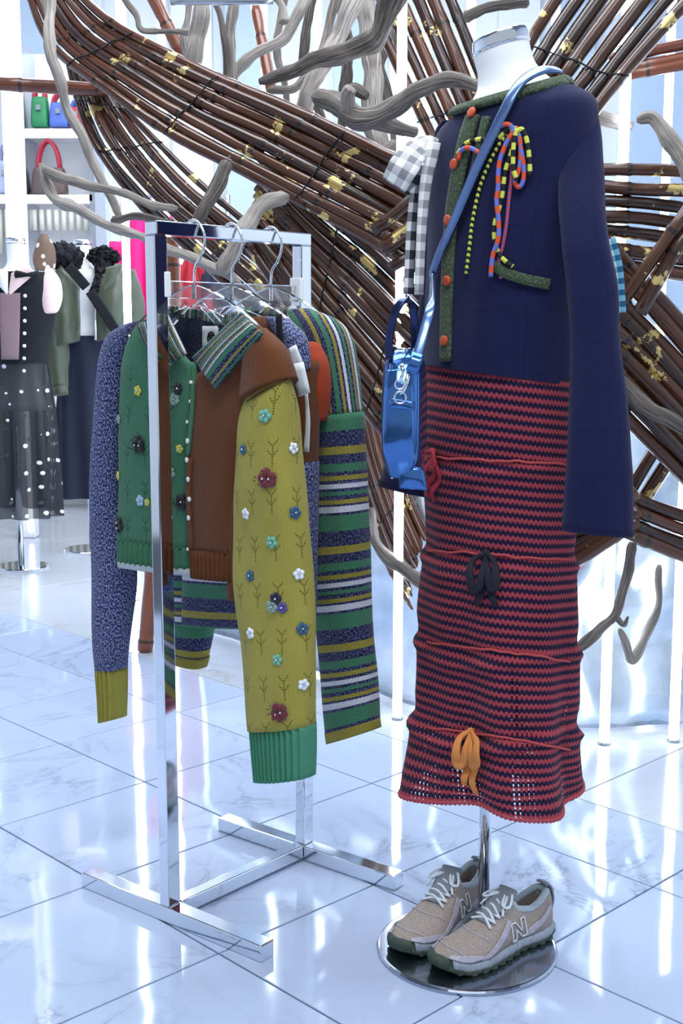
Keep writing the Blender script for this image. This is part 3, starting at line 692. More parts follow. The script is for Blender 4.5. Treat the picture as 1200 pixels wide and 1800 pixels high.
def handbag(pxc, py0, py1, wpx, Y, mat, hmat, label, hh=.4, flare=.85):
    """py0 top of body, py1 base"""
    a = at(pxc, py1, Y); b_ = at(pxc, py0, Y); h = b_.z-a.z; wd = wpx*Y/FPX
    t = thing('handbag', label, 'bag', (a.x, Y, a.z)); rings = []
    for k in range(7):
        f = k/6; ww = wd*(1-(1-flare)*f)*(1 if 0 < k < 6 else .94); dd = .13*(1-.35*f)*(1 if k else .9)
        rings.append([Vector((a.x+ww/2*math.copysign(abs(math.cos(q))**.35, math.cos(q)), Y+dd/2*math.copysign(abs(math.sin(q))**.35, math.sin(q)), a.z+h*f)) for q in [2*math.pi*i/24 for i in range(24)]])
    mk('bag_body', loft(rings), MT[mat], t)
    for s in (-1, 1):
        P = [Vector((a.x+wd*.3*math.cos(q), Y+s*.03, b_.z-.02+h*hh*math.sin(q))) for q in [math.pi*i/14 for i in range(15)]]
        mk('handle', tube(P, .011, 8), MT[hmat], t)
    mk('clasp', box((a.x, Y-.062, a.z+h*.62), .03, .012, .03), MT['bead_silver'], t, False)
handbag(12, 284, 340, 34, Ys-.05, 'lilac', 'lilac', 'lilac box handbag on the ribbed shelf', .62, 1)
handbag(88, 296, 342, 62, Ys-.05, 'brown_bag', 'bag_red', 'dark brown handbag with patterned red handles on lit shelf', 1.15)
handbag(72, 172, 224, 30, Ys-.05, 'bag_green', 'bag_red', 'green handbag on the upper lit shelf', .6); handbag(106, 182, 224, 34, Ys-.05, 'bag_blue', 'bag_red', 'blue handbag with red handles on the upper lit shelf', .5); handbag(136, 190, 224, 24, Ys-.05, 'bag_red', 'bag_blue', 'small red handbag with blue handles on upper lit shelf', .5)
# clothes rail with coats
Yr = 7.2
rl = thing('clothes_rail', 'slim steel clothes rail holding pink and red coats', 'clothes rail', (at(290, 480, Yr).x, Yr, 0))
zr = at(280, 345, Yr).z; x0, x1 = at(215, 345, Yr).x, at(400, 345, Yr).x
mk('rail_bar', tube([Vector((x0, Yr, zr)), Vector((x1, Yr, zr))], .012, 10), MT['satin_steel'], rl)
for x in (x0, x1):
    mk('rail_post', tube([Vector((x, Yr, 0)), Vector((x, Yr, zr+.01))], .014, 10), MT['satin_steel'], rl); mk('rail_foot', beam((x, Yr-.25, .012), (x, Yr+.25, .012), .04, .024), MT['satin_steel'], rl, False)
def coat(px, Y, wpx, z1, z0, mat, label, sleeve=True):
    p = at(px, 400, Y); w_ = wpx*Y/FPX/2; t = thing('hanging_coat', label, 'coat', (p.x, Y, z0)); rings = []
    for k in range(12):
        f = k/11; z = z1-(z1-z0)*f; ww = w_*(.35+.65*min(1, f*6))*(1+.1*f); 
        rings.append([Vector((p.x+ww*math.cos(q)*(1+.04*math.cos(q*5+f)), Y+.09*math.sin(q)*(.5+.5*min(1, f*5))+.012*math.cos(9*q), z)) for q in [2*math.pi*i/30 for i in range(30)]])
    mk('coat_body', loft(rings), MT[mat], t)
    for s in ((-1, 1) if sleeve else ()):
        mk('sleeve', tube(catmull([Vector((p.x+s*w_*.8, Y-.03, z1-.06)), Vector((p.x+s*w_*1.08, Y-.05, z1-.3)), Vector((p.x+s*w_*1.1, Y-.07, z1-.62))], 6), [.05, .055, .045], 12), MT[mat], t)
    P = [Vector((p.x, Y, z1-.02)), Vector((p.x, Y, zr-.05)), Vector((p.x+.02, Y, zr-.03)), Vector((p.x+.022, Y, zr+.005)), Vector((p.x, Y, zr+.02)), Vector((p.x-.018, Y, zr+.004))]
    mk('hanger_hook', tube(catmull(P, 5), .004, 6), MT['satin_steel'], t)
coat(268, Yr, 52, zr-.05, .75, 'magenta', 'bright magenta pink coat hanging on the far rail'); coat(222, Yr+.02, 34, zr-.2, .8, 'magenta', 'second magenta coat, hung lower beside the white column'); coat(336, Yr, 56, at(0, 448, Yr).z, .7, 'deep_red', 'deep red coat on the far rail behind the clothes rack'); coat(378, Yr, 30, at(0, 440, Yr).z, .75, 'navy_cloth', 'dark navy coat at the end of the far rail')

# ================================================================ FAR MANNEQUINS
def stand(t, px, base_px, top_z, r):
    g = G(*base_px); x = at(px, 800, g.y).x
    P = [Vector((g.x+r*math.cos(2*math.pi*k/40), g.y+r*math.sin(2*math.pi*k/40), 0)) for k in range(40)]
    mk('base_plate', loft([[p.copy() for p in P], [p+Vector((0, 0, .01)) for p in P], [g+(p-g)*.97+Vector((0, 0, .014)) for p in P]]), MT['chrome'], t, False)
    mk('pole', tube([Vector((x, g.y, .01)), Vector((x, g.y, top_z))], .016, 14), MT['chrome'], t); return g, x
g = G(40, 998)
t = thing('mannequin', 'headless white mannequin under a sheer black dotted dress', 'mannequin', (g.x, g.y, 0)); Y = g.y
stand(t, 30, (40, 998), 1.05, .13)
nk = rloft([(10, 425, 45, 425, Y, .9), (12, 445, 44, 445, Y, .9), (8, 470, 50, 470, Y, .9), (-30, 492, 85, 492, Y, .7), (-35, 560, 88, 560, Y, .6), (-10, 640, 70, 640, Y, .7), (-25, 720, 85, 720, Y, .7)], R(20), cap=True, wr=0, n=32); mk('torso', nk, MT['white_gloss'], t)
mk('neck_cap', rloft([(11, 418, 44, 418, Y, .9), (10, 429, 45, 429, Y, .9)], R(20), cap=True, wr=0, n=32, sub=3), MT['chrome'], t)
d = thing('sheer_dress', 'sheer black dress with white flower dots on the far mannequin', 'dress', (g.x, g.y, at(40, 910, Y).z))
def fold(nf, amp): return lambda t_, f, p, nr: nr*amp*f*math.cos(nf*t_+3*f)
mk('bodice', rloft([(-32, 478, 98, 480, Y, .75), (-40, 520, 104, 520, Y, .72), (-22, 600, 90, 600, Y, .75), (-18, 640, 86, 640, Y, .78)], R(20), n=48), MT['black_cloth'], d)
mk('dress_skirt', rloft([(-18, 636, 86, 636, Y, .78), (-40, 740, 98, 740, Y, .8), (-55, 900, 106, 905, Y, .85)], R(20), n=72, disp=fold(11, .028)), MT['sheer'], d)
v = thing('blouse', 'blush pink blouse with pointed white collar and puff sleeve', 'blouse', (g.x, g.y, at(40, 640, Y).z))
Yf = Y-.16
mk('vest_front', slab([(0, 515, 36, 515, .03), (0, 570, 35, 570, .03), (2, 632, 33, 632, .03)], Vector((0, Yf, 0)), Vector((0, -1, 0)), n=24), MT['mauve'], v)
mk('collar', patch([(-6, 470), (14, 478), (14, 520), (-4, 500)], Vector((0, Yf, 0)), Vector((0, -1, 0)), .01), MT['white_cloth'], v); mk('collar', patch([(52, 466), (60, 482), (14, 522), (20, 480)], Vector((0, Yf, 0)), Vector((0, -1, 0)), .01), MT['blush'], v)
mk('puff_sleeve', rloft([(80, 472, 92, 472, Yf+.08, 1), (72, 495, 104, 495, Yf+.08, 1), (70, 525, 108, 522, Yf+.08, 1), (76, 548, 102, 544, Yf+.08, 1), (84, 552, 96, 550, Yf+.08, 1)], 0, cap=True, wr=.012, n=32), MT['blush'], v)
mk('neck_bow', tube([at(28, 482, Yf-.02), at(48, 483, Yf-.03), at(68, 482, Yf-.02)], [.02, .008, .02], 8), MT['black_cloth'], v)
for q in range(7): mk('button', tube([at(44-q*.3, 520+q*22, Yf-.03), at(44-q*.3, 520+q*22, Yf-.045)], .009, 10), MT['pearl'], v)
mk('dotted_sleeve', rloft([(70, 411, 84, 411, Y+.1, 1), (62, 430, 95, 430, Y+.1, 1), (58, 455, 98, 455, Y+.1, 1), (62, 475, 96, 475, Y+.1, 1)], 0, cap=True, wr=.01, n=24), MT['brown_dotted'], d)  # brown dotted sleeve of a further garment, attached to this dress
g = G(150, 968); Y = g.y
t = thing('mannequin', 'headless white mannequin wearing an olive bomber jacket', 'mannequin', (g.x, g.y, 0))
stand(t, 157, (158, 968), 1.0, .14)
mk('torso', rloft([(130, 428, 160, 428, Y, .9), (130, 450, 160, 450, Y, .9), (128, 470, 166, 470, Y, .9), (108, 490, 205, 490, Y, .65), (112, 600, 200, 600, Y, .6), (108, 690, 200, 690, Y, .7)], R(-15), cap=True, wr=0, n=32), MT['white_gloss'], t)
mk('neck_cap', rloft([(130, 422, 160, 422, Y, .9), (129, 431, 161, 431, Y, .9)], R(-15), cap=True, wr=0, n=32, sub=3), MT['chrome'], t)
sk = mk('long_skirt', rloft([(112, 590, 200, 590, Y, .75), (106, 650, 202, 650, Y, .75), (102, 760, 204, 760, Y, .75), (100, 872, 206, 872, Y, .75)], R(-15), n=60, disp=fold(7, .02)), MT['navy_cloth'], base=(g.x, g.y, at(150, 872, Y).z)); tag(sk, 'long plain navy skirt under the olive bomber jacket', 'skirt')
j = thing('bomber_jacket', 'olive satin bomber jacket with black fur collar on far mannequin', 'jacket', (g.x, g.y, at(150, 690, Y).z))
for rows in ([(108, 462, 142, 505, .2), (90, 500, 140, 520, .25), (92, 560, 141, 565, .25), (100, 610, 140, 600, .22)], [(168, 500, 212, 462, .2), (166, 530, 228, 510, .25), (170, 570, 222, 560, .25), (172, 600, 205, 590, .2)]):
    mk('front_panel', slab(rows, Vector((0, Y-.1, 0)), Vector((0, -1, 0)), n=32, wr=.02), MT['olive'], j)
mk('back_panel', slab([(120, 455, 200, 455, .06), (105, 520, 220, 520, .1), (105, 600, 210, 600, .1)], Vector((0, Y+.13, 0)), Vector((0, -1, 0)), n=32), MT['olive'], j)
mk('sleeve', tube(catmull([at(108, 480, Y-.1), at(94, 560, Y-.12), at(100, 640, Y-.14), at(104, 680, Y-.16)], 8), [.085, .085, .07, .045], 20, wob=.12), MT['olive'], j); mk('cuff', tube([at(104, 674, Y-.16), at(107, 694, Y-.17)], .042, 16), MT['olive'], j)
mk('sleeve', tube(catmull([at(212, 480, Y-.02), at(228, 530, Y), at(232, 600, Y+.02)], 8), [.08, .075, .06], 20, wob=.12), MT['olive'], j)
def fur(pts, r, parent):
    P = catmull([at(*q) for q in pts], 10); V, F, U = tube(P, r, 28)
    V = [p+Vector((random.uniform(-1, 1), random.uniform(-1, 1), random.uniform(-1, 1)))*.014 for p in V]; mk('fur_collar', (V, F, U), MT['black_fur'], parent)
fur([(82, 468, Y-.1), (92, 452, Y-.14), (112, 448, Y-.12), (136, 458, Y-.05)], [.03, .06, .065, .05], j); fur([(163, 450, Y-.04), (182, 460, Y-.1), (178, 490, Y-.16), (166, 515, Y-.19)], [.03, .045, .03, .02], j); fur([(163, 447, Y-.06), (190, 448, Y-.1), (208, 455, Y-.1)], [.02, .04, .02], j)
mk('lapel', patch([(186, 470), (216, 464), (200, 498), (182, 510)], Vector((0, Y-.24, 0)), Vector((0, -1, 0)), .01), MT['olive'], j)
for P in ([(120, 468, Y-.26), (135, 485, Y-.27), (152, 505, Y-.27)], [(158, 512, Y-.27), (180, 545, Y-.27), (206, 585, Y-.25)]):
    Q = catmull([at(*q) for q in P], 6); mk('black_strap', ribbon(Q, Vector((0, -1, 0)), .05, .012), MT['black_cloth'], j)
mk('zip', tube([at(166, 515, Y-.22), at(168, 598, Y-.22)], .008, 6), MT['bead_silver'], j)

# ================================================================ CLOTHES RACK
RF = Vector((-.352, 2.382, 0)); RB = Vector((-.085, 2.686, 0)); WD = (RB-RF).normalized(); UD = Vector((.785, -.62, 0)).normalized(); RH = 1.378; UPZ = Vector((0, 0, 1))
rack = thing('clothes_rack', 'polished chrome clothes rack with two long floor bars', 'clothes rack', (RF+RB)/2)
T_ = .030; FH = .034
def bar(name, a, b_, wx, h, up=UPZ): return mk(name, beam(a, b_, wx, h, up), MT['chrome'], rack, False, bevel=.0025)
for q in (RF, RB):
    mid = q+UD*.005
    bar('foot_bar', mid-UD*.262+UPZ*FH/2, mid+UD*.262+UPZ*FH/2, .038, FH)
    bar('upright', q+UPZ*FH, q+UPZ*RH, .026, .034, UD.cross(UPZ))
bar('top_bar', RF-WD*.013+UPZ*(RH+.013), RB+WD*.013+UPZ*(RH+.013), .034, .026); bar('floor_stretcher', RF+WD*.02+UPZ*(FH*.62), RB-WD*.02+UPZ*(FH*.62), .03, FH*.9)
mk('acrylic_rail', beam(RF+WD*.02+UPZ*1.277, RB-WD*.02+UPZ*1.277, .01, .034), MT['acrylic'], rack, False, bevel=.002)
for q, s in ((RF, 1), (RB, -1)): mk('rail_clip', beam(q+WD*s*.016+UPZ*1.262, q+WD*s*.016+UPZ*1.31, .03, .014, WD), MT['white_gloss'], rack, False, bevel=.002)
LB = (RB-RF).length
HP = [RF+WD*LB*t_ for t_ in (.235, .485, .765)]
NF = -WD   # garments face the camera side
for i, (q, lb) in enumerate(zip(HP, ('clear acrylic hanger carrying the green and brown cardigan', 'clear acrylic hanger with the white price tag cardigan', 'clear acrylic hanger carrying the striped sweater'))):
    h = thing('clothes_hanger', lb, 'hanger', q+UPZ*1.2, 'acrylic hangers on the chrome rack')
    top = RH+.026; P = [q+UPZ*1.262, q+UPZ*1.318+UD*.002, q+UPZ*1.34+UD*.018, q+UPZ*1.365+UD*.03, q+UPZ*1.388+UD*.028, q+UPZ*1.408+UD*.012, q+UPZ*1.411-UD*.006, q+UPZ*1.402-UD*.02, q+UPZ*1.385-UD*.026]
    mk('hook', tube(catmull(P, 6), .0026, 8), MT['chrome'], h)
    rings = []
    for k in range(-14, 15):
        f = k/14; x = f*.185; zc = 1.268-.085*abs(f)**1.5; th = .042-.02*abs(f); ang = -f*.45
        c = q+UD*x+UPZ*zc; Nn = (UPZ*math.cos(ang)+UD*math.sin(ang)*-1).normalized()
        rings.append([c+Nn*th/2*a+WD*b_*.006 for a, b_ in ((1, -1), (1, 1), (-1, 1), (-1, -1))])
    mk('hanger_arms', loft(rings), MT['acrylic'], h, False, bevel=.001)
    for s in (-1, 1): mk('inner_bar', beam(q+UD*s*.02+UPZ*1.25, q+UD*s*.1+UPZ*1.185, .007, .012), MT['acrylic'], h, False)

# ---------------------------------------------------------------- flowers
def flower_mesh(name, mat, r=.013, petals=5, fluffy=False):
    V, F = [], []
    for k in range(petals):
        a = 2*math.pi*k/petals; c = Vector((math.cos(a), math.sin(a), 0))*r*.58; n0 = len(V); V.append(c+Vector((0, 0, r*.3)))
        for ring, (rr, zz) in enumerate(((.3, .26), (.5, .05))):
            for i in range(8):
                q = 2*math.pi*i/8; j = 1+(.25*random.uniform(-1, 1) if fluffy else 0)
                V.append(c+Vector((math.cos(q)*r*rr*j, math.sin(q)*r*rr*j, r*zz)))
        for i in range(8):
            F.append((n0, n0+1+i, n0+1+(i+1) % 8)); F.append((n0+1+i, n0+9+i, n0+9+(i+1) % 8, n0+1+(i+1) % 8))
        F.append(tuple(n0+9+i for i in range(8)))
    if fluffy:
        for k in range(26):
            a = random.uniform(0, 6.28); d = random.uniform(.2, 1.0)*r; n0 = len(V); c = Vector((math.cos(a)*d, math.sin(a)*d, r*random.uniform(.1, .6))); s = r*.22
            V += [c, c+Vector((math.cos(a+.6)*s, math.sin(a+.6)*s, s*.5)), c+Vector((math.cos(a-.6)*s, math.sin(a-.6)*s, s*.7))]; F.append((n0, n0+1, n0+2))
    me = mesh(name, V, F, mat); fixn(me); return me
def sph(r, n=8):
    V, F = [], []
    for i in range(n//2+1):
        for k in range(n):
            a = math.pi*i/(n//2); q = 2*math.pi*k/n; V.append(Vector((r*math.sin(a)*math.cos(q), r*math.sin(a)*math.sin(q), r*math.cos(a))))
    for i in range(n//2):
        for k in range(n): F.append((i*n+k, i*n+(k+1) % n, (i+1)*n+(k+1) % n, (i+1)*n+k))
    return V, F
FM = {}
for k, c in dict(yellow='d3c94a', black='0b0c0e', white='eef0f4', mint='6fb59a', blue='2d5878', wine='6e2228', purple='5a4690', grey='8fa79c', navy='191a34', sky='a9c6e2', orange='c98a28').items():
    FM[k] = new('flower_'+k, c, .75, 0, Sheen_Weight=.2)[0]
FME = {}
bead = mesh('bead', *sph(.0026), MT['bead_silver'])
def flower(px, py, tr, col, r, parent, rz=0):
    big = r > .016; key = (col, r)
    if key not in FME: FME[key] = flower_mesh('flower', FM[col], r, 5, col in ('black', 'wine', 'grey'))
    l, nr = hit(tr, px, py, 2.4)
    q = nr.to_track_quat('Z', 'Y') @ Quaternion((0, 0, 1), rz)
    o = inst('flower', FME[key], parent, l+nr*.001, q)
    for d in ([Vector((0, 0, r*.32))] if not big else [Vector((-r*.3, 0, r*.36)), Vector((r*.35, r*.1, r*.36))]):
        c = bpy.data.objects.new('bead', bead); COL.objects.link(c); c.parent = o; c.location = d; WL[c] = l
    return o
disc = None
def button_mesh(name, mat, r, t_=.003):
    V, F, U = tube([Vector((0, 0, -t_/2)), Vector((0, 0, t_/2)), Vector((0, 0, t_*.75))], lambda a, s: r if a < .9 else r*.7, 16)
    me = mesh(name, V, F, mat); fixn(me); return me
def button(px, py, tr, me, parent, name='button', off=.002):
    l, nr = hit(tr, px, py, 2.4); return inst(name, me, parent, l+nr*off, nr.to_track_quat('Z', 'Y'))

# ================================================================ CARDIGAN IN FRONT (green / brown / yellow / navy)
P1 = HP[0]
cg = thing('patchwork_cardigan', 'cropped knit cardigan, green and brown fronts, yellow and navy sleeves, fabric flowers', 'cardigan', P1+UPZ*.55)
back = slab([(285, 548, 420, 556, .02), (262, 560, 462, 575, .03), (232, 600, 492, 625, .035), (220, 680, 490, 690, .035), (215, 850, 440, 850, .035), (214, 980, 425, 1005, .03)], P1, NF, off=-.045, n=60); mk('back_panel', back, MT['navy_dark'], cg)
green = slab([(248, 566, 300, 566, .02), (228, 596, 322, 622, .036), (218, 640, 338, 645, .04), (215, 700, 341, 700, .042), (212, 760, 337, 772, .042), (211, 800, 331, 800, .042), (210, 880, 332, 885, .042), (209, 948, 336, 964, .042)], P1, NF, off=.022, n=56, seed=3); mk('front_panel', green, MT['green_knit'], cg, label='green front with pointelle arrows')
ribg = slab([(209, 946, 336, 962, .043), (209, 986, 337, 1000, .043)], P1, NF, off=.022, sub=4, n=260, rib=(13, .0035), wr=.002, seed=3); mk('hem_rib', ribg, MT['green_rib'], cg)
mk('hem_edge', slab([(209, 985, 338, 999, .044), (210, 995, 340, 1011, .044)], P1, NF, off=.022, sub=3, n=48, wr=.002, seed=3), MT['grey_trim'], cg)
brown = slab([(395, 585, 455, 572, .02), (368, 640, 490, 610, .036), (344, 668, 492, 660, .042), (335, 740, 470, 740, .044), (331, 800, 438, 800, .044), (332, 900, 426, 900, .044), (337, 966, 424, 972, .044)], P1, NF, off=.018, n=56, seed=5); mk('front_panel', brown, MT['brown_knit'], cg, label='plain brown front')
mk('hem_rib', slab([(337, 964, 424, 970, .045), (340, 1014, 424, 1022, .045)], P1, NF, off=.018, sub=4, n=220, rib=(11, .0035), wr=.002, seed=5), MT['brown_knit'], cg)
mk('underarm', slab([(415, 700, 445, 700, .04), (408, 850, 440, 850, .045), (405, 960, 436, 960, .045), (404, 1050, 430, 1056, .04)], P1, NF, off=.012, n=40, seed=6), MT['brown_knit'], cg)
cap_ = slab([(440, 578, 462, 576, .03), (436, 610, 490, 606, .06), (434, 650, 503, 635, .075), (433, 708, 511, 665, .092)], P1, NF, off=.031, n=56, seed=8, wr=.004); mk('shoulder_cap', cap_, MT['brown_knit'], cg)
yel = slab([(439, 700, 505, 660, .060), (430, 740, 513, 720, .082), (425, 800, 520, 795, .086), (420, 880, 530, 878, .09), (420, 960, 537, 955, .09), (421, 1030, 542, 1028, .09), (430, 1120, 546, 1118, .088), (442, 1210, 547, 1208, .085), (449, 1278, 546, 1275, .082)], P1, NF, off=.03, n=60, seed=9, wr=.011); mk('sleeve', yel, MT['yellow_knit'], cg, label='mustard yellow sleeve')
mk('cuff', slab([(449, 1276, 546, 1274, .08), (452, 1320, 546, 1320, .078), (455, 1369, 545, 1366, .074)], P1, NF, off=.03, sub=5, n=300, rib=(13, .0048), wr=.003, seed=9), MT['mint_rib'], cg, label='ribbed mint green cuff')
pts, nrm = surf([(434, 707), (452, 695), (470, 684), (490, 673), (510, 664)], bvh(cap_, yel), .002, 6); mk('shoulder_seam', tube(pts, [.0008, .0022, .0022, .0008], 8), MT['brown_knit'], cg)
nav = slab([(222, 572, 258, 562, .04), (196, 592, 244, 580, .06), (186, 625, 226, 620, .075), (183, 660, 218, 660, .08), (178, 750, 215, 750, .085), (172, 850, 214, 850, .085), (171, 930, 218, 930, .085), (171, 1005, 227, 1005, .085), (174, 1090, 222, 1090, .08), (177, 1176, 214, 1176, .07)], P1, NF, off=-.012, n=56, seed=12, wr=.009); mk('sleeve', nav, MT['navy_marl'], cg, label='blue marl sleeve')
mk('cuff', slab([(178, 1174, 213, 1174, .06), (181, 1225, 213, 1222, .056), (183, 1268, 212, 1262, .052)], P1, NF, off=-.012, sub=5, n=200, rib=(6, .006), wr=.002, seed=12), MT['yellow_rib'], cg, label='ribbed yellow cuff')
# collar
mk('collar_leaf', patch([(240, 572), (294, 553), (327, 622), (278, 657)], P1, NF, .052, bulge=.012), MT['striped_collar_across'], cg); mk('collar_leaf', patch([(424, 549), (462, 586), (379, 683), (339, 628)], P1, NF, .055, bulge=.014), MT['striped_collar_across'], cg)
Pb = [onplane(x, y, P1+NF*o_, NF) for x, y, o_ in ((288, 556, .045), (300, 546, .0), (330, 550, -.03), (365, 556, -.034), (395, 562, -.02), (420, 556, .03))]; mk('collar_band', ribbon(catmull(Pb, 8), NF, .02, .006), MT['striped_collar'], cg)
# neck label with round emblem
l0 = P1+NF*-.022
mk('neck_label', patch([(356, 573), (384, 573), (384, 612), (356, 616)], l0, NF, 0, 4, 4, .002, 0), MT['label_white'], cg)
em = onplane(371, 595, l0+NF*.003, NF)
def ringgeo(c, rx, rz, t_, a0=0, a1=2*math.pi): return tube([c+UD*rx*math.cos(a0+(a1-a0)*k/28)+UPZ*rz*math.sin(a0+(a1-a0)*k/28) for k in range(29)], t_, 6)
mk('label_emblem', join(ringgeo(em, .0095, .0125, .0016), ringgeo(em+UPZ*.002, .006, .005, .0022, .6, 3.3), ringgeo(em-UPZ*.004+UD*.001, .004, .005, .002, 0, 4.2), tube([em+UD*-.006+UPZ*.006, em+UD*.007+UPZ*-.008], .0016, 6)), MT['black_tape'], cg)
tg = bvh(green, ribg); tb = bvh(brown); ty = bvh(yel); tall = bvh(green, brown, yel, nav)
# plackets and buttons
pts, nrm = surf([(338, 640), (341, 680), (340, 720), (336, 765), (332, 800)], bvh(green, brown), .003, 6); mk('placket', ribbon(pts, nrm, .012, .004), MT['green_rib'], cg)
pts, nrm = surf([(336, 805), (334, 850), (335, 900), (338, 960), (340, 1005)], bvh(green, brown, ribg), .003, 6); mk('placket', ribbon(pts, nrm, .016, .005), MT['brown_knit'], cg)
bm_ = button_mesh('button', MT['pearl'], .0052)
for x, y in ((334, 775), (333, 808), (335, 842), (337, 877), (336, 910)): button(x, y, bvh(green, brown), bm_, cg, off=.006)
bs = button_mesh('button', MT['pearl'], .0036)
for x, y in ((335, 672), (334, 705), (333, 742), (334, 965), (335, 990)): button(x, y, bvh(green, brown, ribg), bs, cg, off=.005)
for i, (x, y, c, r) in enumerate([(243, 687, 'yellow', .011), (314, 683, 'black', .012), (308, 702, 'grey', .013), (245, 782, 'black', .019), (210, 737, 'grey', .010), (316, 789, 'yellow', .009), (300, 832, 'grey', .013), (209, 836, 'yellow', .010), (247, 880, 'sky', .012), (259, 883, 'yellow', .008), (320, 882, 'black', .016), (210, 923, 'black', .017), (298, 919, 'yellow', .008), (293, 735, 'orange', .006)]): flower(x, y, tall, c, r, cg, i)
for i, (x, y, c, r) in enumerate([(466, 731, 'mint', .013), (428, 790, 'blue', .010), (515, 788, 'white', .011), (470, 841, 'wine', .019), (433, 903, 'white', .011), (518, 901, 'blue', .012), (478, 953, 'mint', .012), (440, 1012, 'blue', .011), (525, 1009, 'white', .011), (485, 1052, 'navy', .012), (479, 1066, 'grey', .012), (496, 1068, 'purple', .011), (441, 1113, 'white', .011), (531, 1105, 'blue', .012), (488, 1160, 'mint', .011), (533, 1203, 'white', .011), (491, 1252, 'wine', .018)]): flower(x, y, ty, c, r, cg, i)

# ================================================================ MIDDLE CARDIGAN
P2 = HP[1]
cm = thing('brown_cardigan', 'brown cardigan with rust shoulder, navy collar and white price tag', 'cardigan', P2+UPZ*.6)
mk('body', slab([(400, 560, 470, 556, .03), (380, 600, 530, 590, .05), (370, 700, 538, 700, .06), (375, 850, 540, 850, .06), (380, 1000, 540, 1010, .05)], P2, NF, n=48, seed=15), MT['brown_knit'], cm)
mk('collar', slab([(470, 556, 502, 560, .04), (485, 580, 530, 590, .05), (495, 600, 538, 620, .05), (505, 620, 540, 650, .05)], P2, NF, off=.02, n=40, seed=16), MT['navy_marl'], cm)
mk('sleeve', slab([(528, 640, 552, 634, .06), (526, 720, 551, 720, .065), (522, 830, 547, 830, .07), (520, 1000, 545, 1000, .07)], P2, NF, off=.0, n=40, seed=17), MT['brown_knit'], cm)
mk('sleeve_band', slab([(520, 812, 548, 812, .074), (520, 900, 547, 900, .074), (519, 1080, 545, 1080, .07)], P2, NF, n=40, seed=17), MT['navy_marl'], cm)
mk('shoulder', slab([(534, 600, 552, 605, .05), (536, 640, 568, 640, .06), (540, 690, 572, 690, .06), (540, 740, 566, 740, .055)], P2, NF, off=-.03, n=40, seed=18), MT['rust_knit'], cm)
Q = [onplane(x, y, P2+NF*.055, NF) for x, y in ((490, 552), (491, 580), (492, 612))]; mk('hanging_loop', ribbon(catmull(Q, 4), NF, .014, .003), MT['black_tape'], cm)
mk('price_tag', patch([(508, 612), (520, 606), (532, 638), (512, 645)], P2, NF, .06, 4, 4, .002, .002), MT['paper_tag'], cm); mk('price_tag', patch([(509, 641), (533, 636), (545, 690), (525, 698)], P2, NF, .063, 4, 4, .002, .004), MT['paper_tag'], cm)
Q = [onplane(x, y, P2+NF*.05, NF) for x, y in ((538, 690), (541, 740), (538, 794))]; mk('tag_ribbon', ribbon(catmull(Q, 6), NF, [.006, .01, .013], .002), MT['white_cloth'], cm)

# ================================================================ STRIPED SWEATER
P3 = HP[2]
st = thing('striped_sweater', 'green, navy, mustard and white striped sweater with long sleeves', 'sweater', P3+UPZ*.5)
mk('body', slab([(470, 560, 540, 552, .03), (440, 590, 575, 570, .05), (380, 640, 600, 640, .06), (350, 760, 590, 760, .07), (330, 900, 580, 900, .07), (325, 1000, 570, 1010, .07), (321, 1099, 560, 1105, .065)], P3, NF, n=72, seed=21), MT['striped_knit'], st)
mk('shoulder', slab([(508, 545, 540, 542, .03), (512, 575, 588, 562, .06), (530, 620, 612, 595, .075), (545, 680, 624, 660, .08), (556, 738, 631, 728, .08)], P3, NF, off=.015, n=60, seed=22, wr=.004), MT['striped_knit_long'], st)
mk('sleeve', slab([(556, 734, 631, 724, .085), (562, 800, 634, 796, .09), (562, 900, 638, 896, .092), (562, 1000, 641, 994, .092), (565, 1100, 646, 1092, .09), (572, 1200, 655, 1188, .088), (580, 1303, 661, 1279, .08)], P3, NF, off=.02, n=60, seed=23, wr=.008), MT['striped_knit'], st)
mk('sleeve', slab([(322, 800, 372, 800, .07), (306, 900, 372, 900, .08), (300, 1000, 373, 1005, .085), (299, 1080, 372, 1088, .085), (303, 1153, 357, 1172, .075)], P3, NF, off=-.04, n=60, seed=24), MT['striped_knit'], st)
Q = [onplane(x, y, P3+NF*o_, NF) for x, y, o_ in ((430, 556, .03), (455, 545, -.01), (490, 552, -.02), (515, 546, .02))]; mk('neckband', tube(catmull(Q, 8), .011, 12), MT['striped_knit'], st)
mk('cuff_edge', slab([(578, 1286, 660, 1264, .082), (581, 1305, 662, 1281, .084)], P3, NF, off=.02, sub=4, n=60, seed=23, wr=.006), MT['striped_mustard'], st)
mk('cuff_edge', slab([(302, 1140, 362, 1157, .078), (303, 1155, 357, 1174, .078)], P3, NF, off=-.04, sub=4, n=60, seed=24), MT['striped_mustard'], st)

